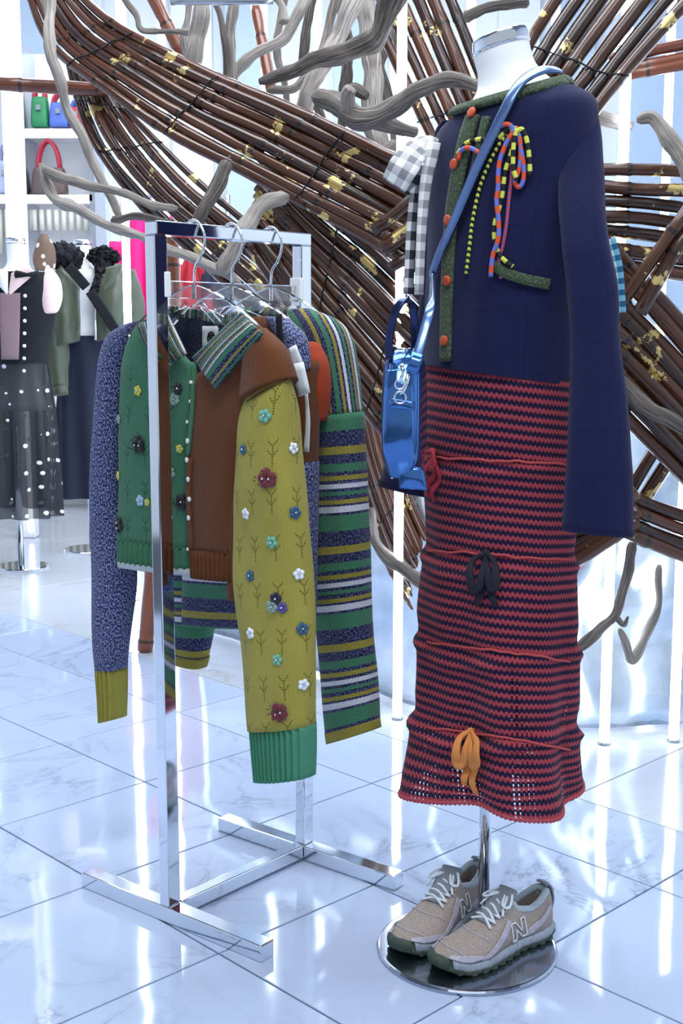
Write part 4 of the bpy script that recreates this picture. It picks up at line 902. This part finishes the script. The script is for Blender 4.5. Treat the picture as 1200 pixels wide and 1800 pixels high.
# ================================================================ MAIN MANNEQUIN
TH = R(40); MY = 2.33
mp = Vector((.287, 2.335, 0)); dc = Vector((.245, 2.257, 0))
mn = thing('mannequin', 'headless white mannequin with chrome neck cap on round steel base', 'mannequin', dc)
def circ(c, r, z, n=64): return [Vector((c.x+r*math.cos(2*math.pi*k/n), c.y+r*math.sin(2*math.pi*k/n), z)) for k in range(n)]
mk('base_plate', loft([circ(dc, .176, 0), circ(dc, .176, .006), circ(dc, .173, .009), circ(dc, .17, .010)]), MT['base_steel'], mn, False)
mk('pole', tube([mp+UPZ*.008, mp+UPZ*.62], .0125, 24), MT['chrome'], mn); mk('pole_collar', tube([mp+UPZ*.009, mp+UPZ*.05], .016, 24), MT['chrome'], mn)
neck = rloft([(831, 92, 929, 64, MY, .95), (834, 108, 931, 84, MY, .95), (840, 135, 940, 112, MY, .95), (836, 165, 962, 138, MY, .9), (808, 205, 1000, 170, MY, .8), (790, 240, 1022, 215, MY, .6), (785, 350, 1000, 350, MY, .6), (790, 480, 985, 480, MY, .62), (775, 620, 990, 620, MY, .66), (775, 760, 985, 760, MY, .66), (800, 860, 970, 860, MY, .6)], TH, wr=0, cap=True); mk('torso', neck, MT['white_gloss'], mn)
mk('neck_cap', rloft([(836, 72, 921, 46, MY, .95), (830, 76, 926, 50, MY, .95), (831, 100, 931, 72, MY, .95)], TH, sub=4, wr=0, cap=True), MT['chrome'], mn)

# ---------------------------------------------------------------- skirt
sk = thing('knit_skirt', 'long red and aubergine zigzag knit skirt with coloured ties', 'skirt', (mp.x, mp.y, .28))
def gather(t_, f, p, nr):
    d = Vector((0, 0, 0)); 
    sag = .012*math.sin(2*t_+1)
    for zc, am in ((.942, .006), (.757, .007), (.588, .008), (.43, .010)):
        x = (p.z-zc-sag*(1+(.942-zc)*2))/.010; d += nr*am*math.exp(-x*x)
        x2 = (p.z-zc-.028-sag)/.022; d -= nr*am*.55*math.exp(-x2*x2)
    d += nr*(.020*max(0, f-.4)*1.7*math.sin(4*t_+2+3*f)+.005*math.sin(9*t_+5*f)*f)
    if f > .93: d += UPZ*(-.009*math.sin(3*t_+.6)*(f-.93)/.07)
    return d
skirt = rloft([(755, 600, 1000, 620, MY, .62), (748, 660, 1003, 690, MY, .62), (745, 740, 1003, 770, MY, .63), (748, 830, 1003, 850, MY, .63), (752, 920, 1004, 935, MY, .63), (748, 1000, 1004, 1010, MY, .64), (744, 1080, 1004, 1090, MY, .64), (745, 1150, 1003, 1160, MY, .64), (744, 1220, 1003, 1225, MY, .65), (735, 1300, 1004, 1305, MY, .66), (726, 1352, 1006, 1340, MY, .67), (720, 1392, 1009, 1372, MY, .68)], TH, sub=14, n=140, disp=gather, seed=2); mk('skirt_body', skirt, MT['skirt'], sk, label='red and aubergine zigzag knit')
ts = bvh(skirt); MT['ridge_red'] = new('ridge_red', 'b84a4c', .9)[0]
V, F, U = skirt; rim = [V[-140+k] for k in range(140)]
sc_ = []
for i in range(140):
    a, b_ = rim[i], rim[(i+1) % 140]
    for q in range(4): sc_.append(a.lerp(b_, q/4)-UPZ*(.003+.0025*math.cos((i*4+q)*math.pi/2.2)))
mk('scalloped_hem', tube(sc_+[sc_[0]], .0032, 6, cap=False), new('hem_red', 'b04a55', .9)[0], sk)
for yy in ((803, 808, 812, 818), (968, 972, 980, 985), (1128, 1140, 1150, 1162), (1278, 1290, 1302, 1318)):
    pts, nr = surf([(752, yy[0]), (840, yy[1]), (920, yy[2]), (1000, yy[3])], ts, .002, 10); pts = [p+UPZ*.004*noise.noise(Vector((i*.35, yy[0], 0))) for i, p in enumerate(pts)]; mk('drawstring_ridge', tube(pts, .0024, 8), MT['ridge_red'], sk)
def tie(px, py, mat, loops, tails, wd, tr, parent, kx=.008):
    """hanging bow: loops / tails are pixel polylines starting at the knot"""
    kn, nr0 = hit(tr, px, py, 2.2)
    V, F = sph(kx); mk('tie_knot', ([kn+nr0*.008+Vector((v.x, v.y*.7, v.z*.9)) for v in V], F), MT[mat], parent)
    for L in loops:
        pts, nr = surf(L, tr, .010, 6); m_ = len(pts)
        pts = [p+n_*.012*math.sin(math.pi*i/(m_-1)) for i, (p, n_) in enumerate(zip(pts, nr))]
        mk('tie_loop', ribbon(pts, nr, [wd*.3, wd*.55, wd*.75, wd*.9, wd*.75, wd*.5, wd*.3], .0025, .002), MT[mat], parent)
    for L in tails:
        pts, nr = surf(L, tr, .007, 6); pts = [p+n_*.006*math.sin(i*.55) for i, (p, n_) in enumerate(zip(pts, nr))]; mk('tie_end', ribbon(pts, nr, [wd*.3, wd*.5, wd*.7, wd*.55], .0025, .002), MT[mat], parent)
for k, c in (('tie_red', 'a52c3c'), ('tie_black', '1d1c2a'), ('tie_orange', 'd98a48')): 
    m_, nt, b = new(k, c, .9); uv_, u, v = uvs(nt); bump(nt, b, nz(nt, vec(nt, mth(nt, 'MULTIPLY', u, 9), v), 40, 3), .5, .004); MT[k] = m_
tie(766, 792, 'tie_red', [[(766, 790), (754, 798), (748, 820), (754, 836), (765, 822), (768, 795)], [(767, 790), (775, 798), (777, 818), (771, 826), (768, 795)]], [[(768, 795), (768, 820), (762, 845), (758, 872)], [(768, 800), (774, 830), (770, 855), (766, 880)]], .018, ts, sk)
tie(857, 970, 'tie_black', [[(857, 970), (843, 980), (837, 1008), (843, 1032), (853, 1010), (857, 975)], [(858, 970), (869, 980), (875, 1006), (869, 1028), (861, 1008), (858, 975)]], [[(856, 978), (852, 1015), (849, 1042), (841, 1062)], [(859, 978), (862, 1015), (866, 1042), (872, 1064)]], .020, ts, sk)
tie(832, 1284, 'tie_orange', [[(832, 1283), (817, 1296), (809, 1324), (815, 1342), (827, 1318), (832, 1290)], [(834, 1283), (845, 1296), (852, 1322), (846, 1344), (838, 1318), (834, 1290)]], [[(831, 1290), (825, 1332), (822, 1358), (817, 1378)], [(834, 1290), (837, 1335), (836, 1362), (840, 1394)]], .023, ts, sk)

# ---------------------------------------------------------------- jacket
jk = thing('knit_jacket', 'navy knit jacket with green edging, orange buttons and striped cord bow', 'jacket', (mp.x, mp.y, .85))
body = rloft([(812, 192, 985, 152, MY, .72), (795, 205, 1010, 165, MY, .66), (776, 224, 1036, 188, MY, .62), (764, 262, 1038, 232, MY, .62), (756, 340, 1026, 325, MY, .63), (752, 450, 1014, 445, MY, .65), (749, 560, 1008, 562, MY, .66), (746, 634, 1003, 666, MY, .68), (746, 640, 1003, 672, MY, .68)], TH, sub=8, n=110, seed=4, wr=.006); mk('jacket_body', body, MT['jacket'], jk)
slR = rloft([(1002, 184, 1026, 174, 2.28, .7), (990, 207, 1046, 192, 2.255, .6), (981, 264, 1057, 252, 2.225, .58), (980, 350, 1063, 345, 2.175, .56), (988, 430, 1070, 425, 2.14, .56), (997, 500, 1085, 498, 2.13, .52), (1001, 600, 1092, 600, 2.12, .5), (1000, 700, 1100, 700, 2.11, .48), (995, 820, 1106, 822, 2.10, .46), (990, 934, 1114, 942, 2.10, .44)], R(12), sub=8, n=80, seed=6, wr=.008, cap=True); mk('sleeve', slR, MT['jacket'], jk)
slL = rloft([(776, 214, 812, 214, 2.42, .9), (764, 238, 800, 240, 2.44, .8), (756, 320, 800, 320, 2.46, .7), (748, 420, 800, 420, 2.47, .6), (738, 520, 795, 520, 2.47, .55), (722, 620, 790, 620, 2.47, .5), (698, 730, 775, 735, 2.47, .46), (665, 856, 757, 872, 2.47, .44)], R(30), sub=8, n=70, seed=7, wr=.008, cap=True); mk('sleeve', slL, MT['jacket'], jk)
tj = bvh(body, slR, slL)
def strip(name, px, w_, mat, off=.004, th=.006, fb=2.25, tr=None, crown=.002): 
    pts, nr = surf(px, tr or tj, off, 8, fb, 3); return mk(name, ribbon(pts, nr, w_, th, crown), MT[mat], jk)
# collar ring round the neck
Lm = Vector((math.cos(TH), -math.sin(TH), 0)); Fm = Vector((-math.sin(TH), -math.cos(TH), 0))
cc = at(897, 172, MY); ring, rn = [], []
for k in range(61):
    a = 2*math.pi*k/60; p = cc+Lm*.108*math.cos(a)+Fm*.085*math.sin(a); p.z += -.022*math.sin(a)+.012*math.cos(a)+.004; ring.append(p); rn.append((Lm*math.cos(a)*.5+Fm*math.sin(a)*.6+UPZ*.75).normalized())
mk('collar_band', ribbon(ring, rn, .026, .008, .003), MT['trim_green'], jk)
strip('button_band', [(834, 205), (823, 240), (811, 295), (800, 355), (793, 420), (789, 500), (787, 565), (786, 636)], [.034, .034, .03, .028, .026], 'trim_green', .005); strip('under_band', [(856, 207), (848, 240), (836, 290), (822, 345)], [.016, .014, .01], 'trim_green', .003)
ob = button_mesh('button', MT['orange_button'], .0095, .004)
for x, y in ((836, 203), (806, 290), (795, 388), (793, 494), (788, 600)): button(x, y, tj, ob, jk, off=.012)
strip('pocket_trim', [(868, 466), (890, 480), (925, 492), (964, 500)], .019, 'trim_green', .004)
# cords
def zc(L): return [(660+x/4, 200+y/4) for x, y in L]
def cord(L, mat, r, off=.006, lift=0):
    pts, nr = surf(zc(L), tj, off+r, 8, 2.2, 2); mk('bow_cord', tube(pts, r, 10), MT[mat], jk)
cord([(600, 290), (650, 220), (750, 185), (850, 200), (930, 130), (1000, 115), (975, 200), (960, 280), (930, 370), (910, 480), (900, 570), (875, 680), (850, 780), (850, 900), (885, 1000), (970, 1075)], 'cord_yellow', .0042, .004)
cord([(930, 150), (870, 230), (800, 370), (750, 500), (720, 620), (690, 780), (675, 920), (650, 1125)], 'cord_yellow_fine', .0034, .002)
cord([(620, 330), (640, 270), (700, 250), (790, 290), (830, 200), (870, 130), (940, 90), (980, 130), (930, 230), (890, 360), (880, 520), (870, 640), (885, 760), (880, 900), (845, 1000), (830, 1150)], 'cord_orange', .0042, .011)
cord([(950, 180), (960, 400), (940, 600), (920, 800), (890, 960), (870, 1020), (885, 1160)], 'cord_red_fine', .0034, .0)
cord([(1000, 120), (980, 250), (975, 380), (1000, 475)], 'cord_yellow', .0042, .01); cord([(1000, 130), (1040, 120), (1070, 200), (1085, 320), (1090, 445)], 'cord_yellow', .0042, .006)
cord([(1000, 105), (1025, 250), (1045, 380), (1040, 480), (1010, 520), (985, 480), (1015, 380), (1022, 200), (1000, 130)], 'cord_orange', .0042, .004)
# gingham ribbon on the far sleeve
def gk(pts, w_, mat, name='gingham_ribbon', Y0=2.26):
    P = catmull([at(x, y, Y) for x, y, Y in pts], 8); mk(name, ribbon(P, Vector((-.25, -1, .1)).normalized(), w_, .003, .003), MT[mat], jk)
gk([(772, 262, 2.36), (752, 254, 2.32), (728, 268, 2.29), (708, 295, 2.27), (692, 325, 2.28)], [.03, .035, .046, .056, .05], 'gingham_light'); gk([(735, 288, 2.30), (722, 318, 2.31), (712, 338, 2.32)], [.03, .035, .03], 'gingham')
gk([(736, 290, 2.31), (729, 340, 2.31), (723, 400, 2.31), (720, 460, 2.31), (717, 517, 2.31)], .0185, 'gingham'); gk([(762, 252, 2.30), (758, 275, 2.29), (750, 310, 2.29), (744, 360, 2.29), (740, 420, 2.29), (736, 518, 2.29)], [.026, .022, .0185, .017, .017], 'gingham_light')
gk([(1072, 420, 2.2), (1084, 470, 2.2), (1088, 520, 2.2), (1090, 550, 2.2)], .02, 'gingham_blue', 'back_ribbon')

# ---------------------------------------------------------------- bag
bg = thing('crossbody_bag', 'shiny blue patent crossbody bag hanging at the jacket side', 'bag', at(712, 860, 2.2))
BY = 2.16; c0 = at(711, 725, BY); by = Vector((.15, .99, 0)).normalized(); bx = Vector((.99, -.15, 0)).normalized()   # broad plane = by/UPZ, thickness = bx
def bagring(prof, xs):
    return loft([[c0+by*p*s_+UPZ*(q*s_+dz)+bx*x for p, q in prof] for x, s_, dz in xs])
prof = []
for k in range(40):
    a = 2*math.pi*k/40; x = math.cos(a); z = math.sin(a); p = .088*math.copysign(abs(x)**.7, x); q = .112*math.copysign(abs(z)**.75, z)
    prof.append((p*(1-.12*max(0, q/.112)), q))
mk('bag_body', bagring(prof, [(-.034, .72, 0), (-.032, .82, 0), (-.027, .92, 0), (-.016, 1, 0), (.016, 1, 0), (.027, .92, 0), (.032, .82, 0), (.034, .72, 0)]), MT['patent'], bg)
for s in (-1, 1): mk('piping', tube([c0+by*p*1.0+UPZ*q*1.0+bx*s*.019 for p, q in prof+[prof[0]]], .0035, 8, cap=False), MT['patent_dark'], bg)
pts = catmull([at(684, 742, 2.062), at(684, 775, 2.06), at(690, 812, 2.07)], 6)
mk('gusset_panel', ribbon(catmull([c0+by*-.075+UPZ*.075, c0+by*-.094+UPZ*.04, c0+by*-.097+UPZ*-.01, c0+by*-.09+UPZ*-.06, c0+by*-.062+UPZ*-.105], 8), [(-by+UPZ*f).normalized() for f in [.4-.03*i for i in range(33)]], [.044, .05, .055, .054, .04], .006, .006), MT['patent'], bg)
mk('base_flap', patch([(700, 818), (744, 822), (750, 862), (702, 858)], at(722, 840, 2.09), Vector((0, -1, 0)), .0, 8, 6, .008, .006), MT['patent'], bg)
mk('gusset_tab', patch([(684, 700), (728, 706), (728, 722), (684, 716)], at(705, 710, 2.058), Vector((-.4, -.9, 0)).normalized(), .012, 6, 4, .006, .003), MT['patent'], bg)
H = [(684, 632, 2.10), (684, 595, 2.10), (692, 555, 2.10), (708, 528, 2.11), (722, 532, 2.14), (728, 565, 2.16), (729, 612, 2.17)]
mk('top_handle', ribbon(catmull([at(*q) for q in H], 8), Vector((-.5, -.8, .1)).normalized(), .013, .005), MT['patent_dark'], bg)
for x, y, r_ in ((702, 676, .0075), (703, 699, .0095)):
    c = at(x, y, 2.035); mk('metal_ring', tube([c+Vector((math.cos(a)*r_, .15*math.sin(a)*r_, math.sin(a)*r_)) for a in [2*math.pi*k/24 for k in range(25)]], .0016, 8, cap=False), MT['chrome'], bg)
mk('swivel_clasp', tube(catmull([at(718, 658, 2.04), at(714, 672, 2.035), at(708, 688, 2.035), at(703, 692, 2.035)], 5), [.003, .0045, .004, .002], 10), MT['chrome'], bg); mk('chain_link', tube([at(706, 640, 2.04), at(708, 656, 2.036), at(704, 668, 2.034)], [.004, .0025, .003], 8), MT['chrome'], bg)
# strap over the far shoulder, across the chest
px = [(972, 140), (945, 140), (918, 160), (895, 198), (868, 252), (840, 315), (812, 385), (788, 440), (772, 485)]
pts, nr = surf(px, bvh(body, neck, slR), .018, 8, 2.3, 6)
tail = [at(758, 530, 2.11), at(747, 575, 2.07), at(733, 625, 2.045), at(722, 655, 2.04)]
pts2 = catmull([pts[-1]]+tail, 6); nr2 = [nr[-1].lerp(Vector((-.3, -.95, 0)), min(1, i/8)).normalized() for i in range(len(pts2))]
mk('shoulder_strap', ribbon(pts+pts2[1:], nr+nr2[1:], [.019, .018, .0175, .017, .016, .015], .005, .001), MT['strap'], bg)
mk('strap_end', ribbon([at(735, 622, 2.036), at(724, 652, 2.03)], Vector((-.3, -.95, 0)).normalized(), .02, .007), MT['patent'], bg)

# ================================================================ SNEAKERS
def shoe_geo():
    L = .285
    def hw(x):   # half width of the sole at x (0 heel .. 1 toe)
        pts = [(0, .020), (.04, .030), (.15, .036), (.35, .034), (.5, .039), (.7, .048), (.85, .044), (.94, .032), (1, .012)]
        for (a, p), (b_, q) in zip(pts, pts[1:]):
            if a <= x <= b_:
                t_ = (x-a)/(b_-a); t_ = t_*t_*(3-2*t_) if x > .85 else t_; return p+(q-p)*t_
        return .012
    def cy(x): return .010*math.sin(max(0, x-.3)/.7*math.pi*.9)   # slight banana
    def top(x):
        pts = [(0, .088), (.05, .093), (.12, .083), (.22, .072), (.32, .078), (.40, .092), (.47, .087), (.6, .068), (.75, .052), (.88, .044), (.96, .037), (1, .030)]
        for (a, p), (b_, q) in zip(pts, pts[1:]):
            if a <= x <= b_: return p+(q-p)*(x-a)/(b_-a)
        return .036
    return L, hw, cy, top
SL, HW, CY, TOPF = shoe_geo()
XS = [0, .012, .03, .06, .1, .15, .2, .25, .3, .34, .38, .42, .46, .5, .55, .6, .65, .7, .75, .8, .85, .9, .94, .97, .99, 1]
def sole_geo(z0, z1, fl0, fl1, dent=None, xs=XS, lift=0):
    rings = []
    for z, fl_ in ((z0, fl0), ((z0+z1)/2, (fl0+fl1)/2+.0015), (z1, fl1)):
        r = []
        for s in (1, -1):
            for x in (xs if s == 1 else xs[::-1]):
                zz = z+.014*max(0, (x-.78)/.22)**2+.006*max(0, (.08-x)/.08); w_ = HW(x)+fl_
                r.append(Vector(((x-.5)*SL+(fl_ if x > .97 else (-fl_ if x < .02 else 0)), s*w_+CY(x), zz)))
        rings.append(r)
    return loft(rings)
def upper_geo():
    rings = []
    for x in XS:
        w_ = HW(x)-.001; h = TOPF(x); zb = .019+.014*max(0, (x-.78)/.22)**2; o = max(0, min(1, (.385-x)/.045))*max(0, min(1, (x-.03)/.03))
        pr = []
        wt = w_*(.62 if x < .4 else .62+.12*(x-.4)); H_ = h-zb
        half = [(w_, zb), (w_*1.05, zb+H_*.3), (w_*.98, zb+H_*.55), (w_*.82, zb+H_*.82), (wt, h), (wt*.8, h+.002*(1-o)), (wt*.72, h*(1-o)+(h-.012)*o+.003*(1-o)), (wt*.6, (h+.004)*(1-o)+.052*o), (0, (h+.006)*(1-o)+.046*o)]
        for y, z in half: pr.append(Vector(((x-.5)*SL, y+CY(x), z)))
        for y, z in half[-2::-1]: pr.append(Vector(((x-.5)*SL, -y+CY(x), z)))
        pr.append(Vector(((x-.5)*SL, CY(x), zb))); rings.append(pr)
    return loft(rings)
def shoe(name, label, M, group):
    t = thing(name, label, 'shoe', M.translation, group)
    def W(g): return ([M @ Vector(v) for v in g[0]],)+tuple(g[1:])
    up = upper_geo(); tr = BVHTree.FromPolygons([Vector(v) for v in up[0]], up[1])
    mk('upper', W(up), MT['suede_taupe'], t, sub=2)
    mk('midsole', W(sole_geo(.007, .024, .003, .002)), MT['midsole'], t, bevel=.002)
    o = mk('outsole', W(sole_geo(.0, .009, .0015, .0035)), MT['outsole'], t)
    # tread lugs
    for s in (-1, 1):
        for k in range(11):
            x = .08+k*.082; p = Vector(((x-.5)*SL, s*(HW(x)+.002)+CY(x), .005+.014*max(0, (x-.78)/.22)**2)); mk('tread_lug', W(box(p, .012, .007, .009)), MT['outsole'], o, False)
    mk('toe_bumper', W(([v for v in sole_geo(.005, .025, .0048, .002, xs=[.962, .95, .97, .985, .995, 1])[0]], sole_geo(.005, .025, .0048, .002, xs=[.962, .95, .97, .985, .995, 1])[1])), MT['outsole'], t)
    def proj(x, y, z, d):   # cast inward from the side/top
        l, nr, i, ds = tr.ray_cast(Vector((x, y, z))-Vector(d)*.2, Vector(d))
        return (l, nr) if l is not None else (Vector((x, y, z)), -Vector(d))
    def sideline(P, s, off):   # (x01, z) on side s
        out, ns = [], []
        for x, z in P:
            l, nr = proj((x-.5)*SL, s*.03+CY(x), z, (0, -s, 0)); nr = nr if nr.y*s > 0 else -nr; out.append(l+nr*off); ns.append(nr)
        return out, ns
    for s in (-1, 1):
        # swooping overlay, letter outline, toe overlay
        q = catmull([Vector((x, z, 0)) for x, z in ((.76, .027), (.64, .037), (.53, .053), (.46, .072))], 8); P, n_ = sideline([(v.x, v.y) for v in q], s, .0012); mk('side_overlay', W(ribbon(P, n_, [.006, .011, .014, .012], .0022)), MT['overlay_lilac'], t)
        q = catmull([Vector((x, z, 0)) for x, z in ((.30, .032), (.2, .042), (.12, .053), (.05, .068))], 8); P, n_ = sideline([(v.x, v.y) for v in q], s, .0012); mk('heel_overlay', W(ribbon(P, n_, [.014, .013, .012, .01], .0022)), MT['overlay_lilac'], t)
        q = catmull([Vector((x, z, 0)) for x, z in ((.95, .036), (.9, .034), (.82, .032), (.74, .031))], 8); P, n_ = sideline([(v.x, v.y) for v in q], s, .0012); mk('toe_overlay', W(ribbon(P, n_, [.006, .012, .012, .006], .0022)), MT['overlay_lilac'], t)
        # block letter N, outlined
        x0, x1, z0, z1 = .30, .45, .031, .065; b_ = .042
        out = [(x0, z0), (x0+b_, z0), (x0+b_+.004, z0+.019), (x1-b_, z0), (x1, z0), (x1, z1), (x1-b_, z1), (x1-b_-.004, z0+.012), (x0+b_, z1), (x0, z1)]
        out = [(x0+x1-x, z) for x, z in out] if s > 0 else out
        out = [(x+.25*(z-z0), z) for x, z in out]
        Q = []
        for a, c in zip(out, out[1:]+out[:1]): Q += [(a[0]+(c[0]-a[0])*k/6, a[1]+(c[1]-a[1])*k/6) for k in range(6)]
        P, n_ = sideline(Q+[Q[0]], s, .002); mk('letter_outline', W(tube(P, .0015, 6, cap=False)), MT['lace'], t)
    # padded collar round the opening
    P = []
    for k in range(41):
        a = 2*math.pi*k/40; x = .205+.178*math.cos(a); w_ = HW(x)*.62*(abs(math.sin(a))**.55); P.append(Vector(((x-.5)*SL, math.copysign(w_, math.sin(a))+CY(x), TOPF(x)-.001+(.004 if x > .36 else 0))))
    mk('padded_collar', W(tube(P, .0068, 10, cap=False)), MT['shoe_lining'], t)
    Lw = [[p-UPZ*.001 for p in P[:-1]], [Vector((p.x*.97-.002, p.y*.93, p.z-.02)) for p in P[:-1]], [Vector((p.x*.95-.003, p.y*.9, .05)) for p in P[:-1]]]; mk('inner_lining', W(loft(Lw, None, False)), MT['shoe_lining'], t)
    mk('heel_tab', W(ribbon(catmull([Vector((-.5*SL-.001, 0, .05)), Vector((-.5*SL-.003, 0, .075)), Vector((-.5*SL+.004, 0, .100)), Vector((-.5*SL+.016, 0, .104))], 6), Vector((-1, 0, .3)).normalized(), [.03, .034, .034, .026], .004, .002)), MT['mesh_grey'], t)
    mk('tongue', W(ribbon(catmull([Vector(((x-.5)*SL, CY(x), TOPF(x)+.006+dz)) for x, dz in ((.62, -.001), (.52, .003), (.44, .007), (.385, .016), (.36, .026))], 6), [UPZ.lerp(Vector((1, 0, .4)).normalized(), .0+.02*i) for i in range(25)], [.03, .036, .042, .046, .042], .006, .003)), MT['mesh_grey'], t)
    P, n_ = [], []
    for x0_, bow in ((.70, .055), (.90, .05)):
        P = []
        for k in range(17):
            f = k/16*2-1; x = x0_+bow*(1-f*f)-.03; l, nr = proj((x-.5)*SL, f*HW(x)*.86+CY(x), .05, (0, 0, -1)); P.append(l+UPZ*.0008)
        mk('toe_seam', W(tube(P, .0012, 6)), MT['overlay_lilac'], t)
    # laces
    xs = [.63, .585, .54, .495, .45, .41]
    for i, x in enumerate(xs):
        for s in (-1, 1):
            a = Vector(((x-.5)*SL, s*HW(x)*.62+CY(x), TOPF(x)+.005)); x2 = x-.045; c = Vector(((x2-.5)*SL, -s*HW(x2)*.6+CY(x2), TOPF(x2)+.007)); mid_ = (a+c)/2+UPZ*(.008+.002*s)
            mk('lace', W(tube(catmull([a, mid_, c], 5), .0026, 8)), MT['lace'], t)
    kx = Vector(((.375-.5)*SL, CY(.375), TOPF(.39)+.016))
    for s in (-1, 1):
        mk('lace_loop', W(tube(catmull([kx, kx+Vector((.006, s*.02, .006)), kx+Vector((.028, s*.036, -.006)), kx+Vector((.034, s*.024, -.004)), kx+Vector((.014, s*.008, .003)), kx], 6), .0025, 8)), MT['lace'], t); mk('lace_end', W(tube(catmull([kx, kx+Vector((.016, s*.016, .002)), kx+Vector((.034, s*.026, -.012)), kx+Vector((.040, s*.032, -.022))], 6), .0024, 8)), MT['lace'], t)
    return t
def shoe_at(heel, toe, z=.0105):
    d = (toe-heel); d.z = 0; ang = math.atan2(d.y, d.x); c = (heel+toe)/2
    return Matrix.Translation((c.x, c.y, z)) @ Matrix.Rotation(ang, 4, 'Z')
T1 = G(762, 1716); D1 = (T1-G(935, 1652)).normalized(); T2 = G(693, 1688); D2 = (T2-G(838, 1600)).normalized()
shoe('sneaker', 'grey taupe sneaker with white laces, side letter facing out, on steel base', shoe_at(T1-D1*SL, T1), 'sneakers on the mannequin base'); shoe('sneaker', 'grey taupe sneaker tucked behind its pair beside the mannequin pole', shoe_at(T2-D2*SL, T2), 'sneakers on the mannequin base')
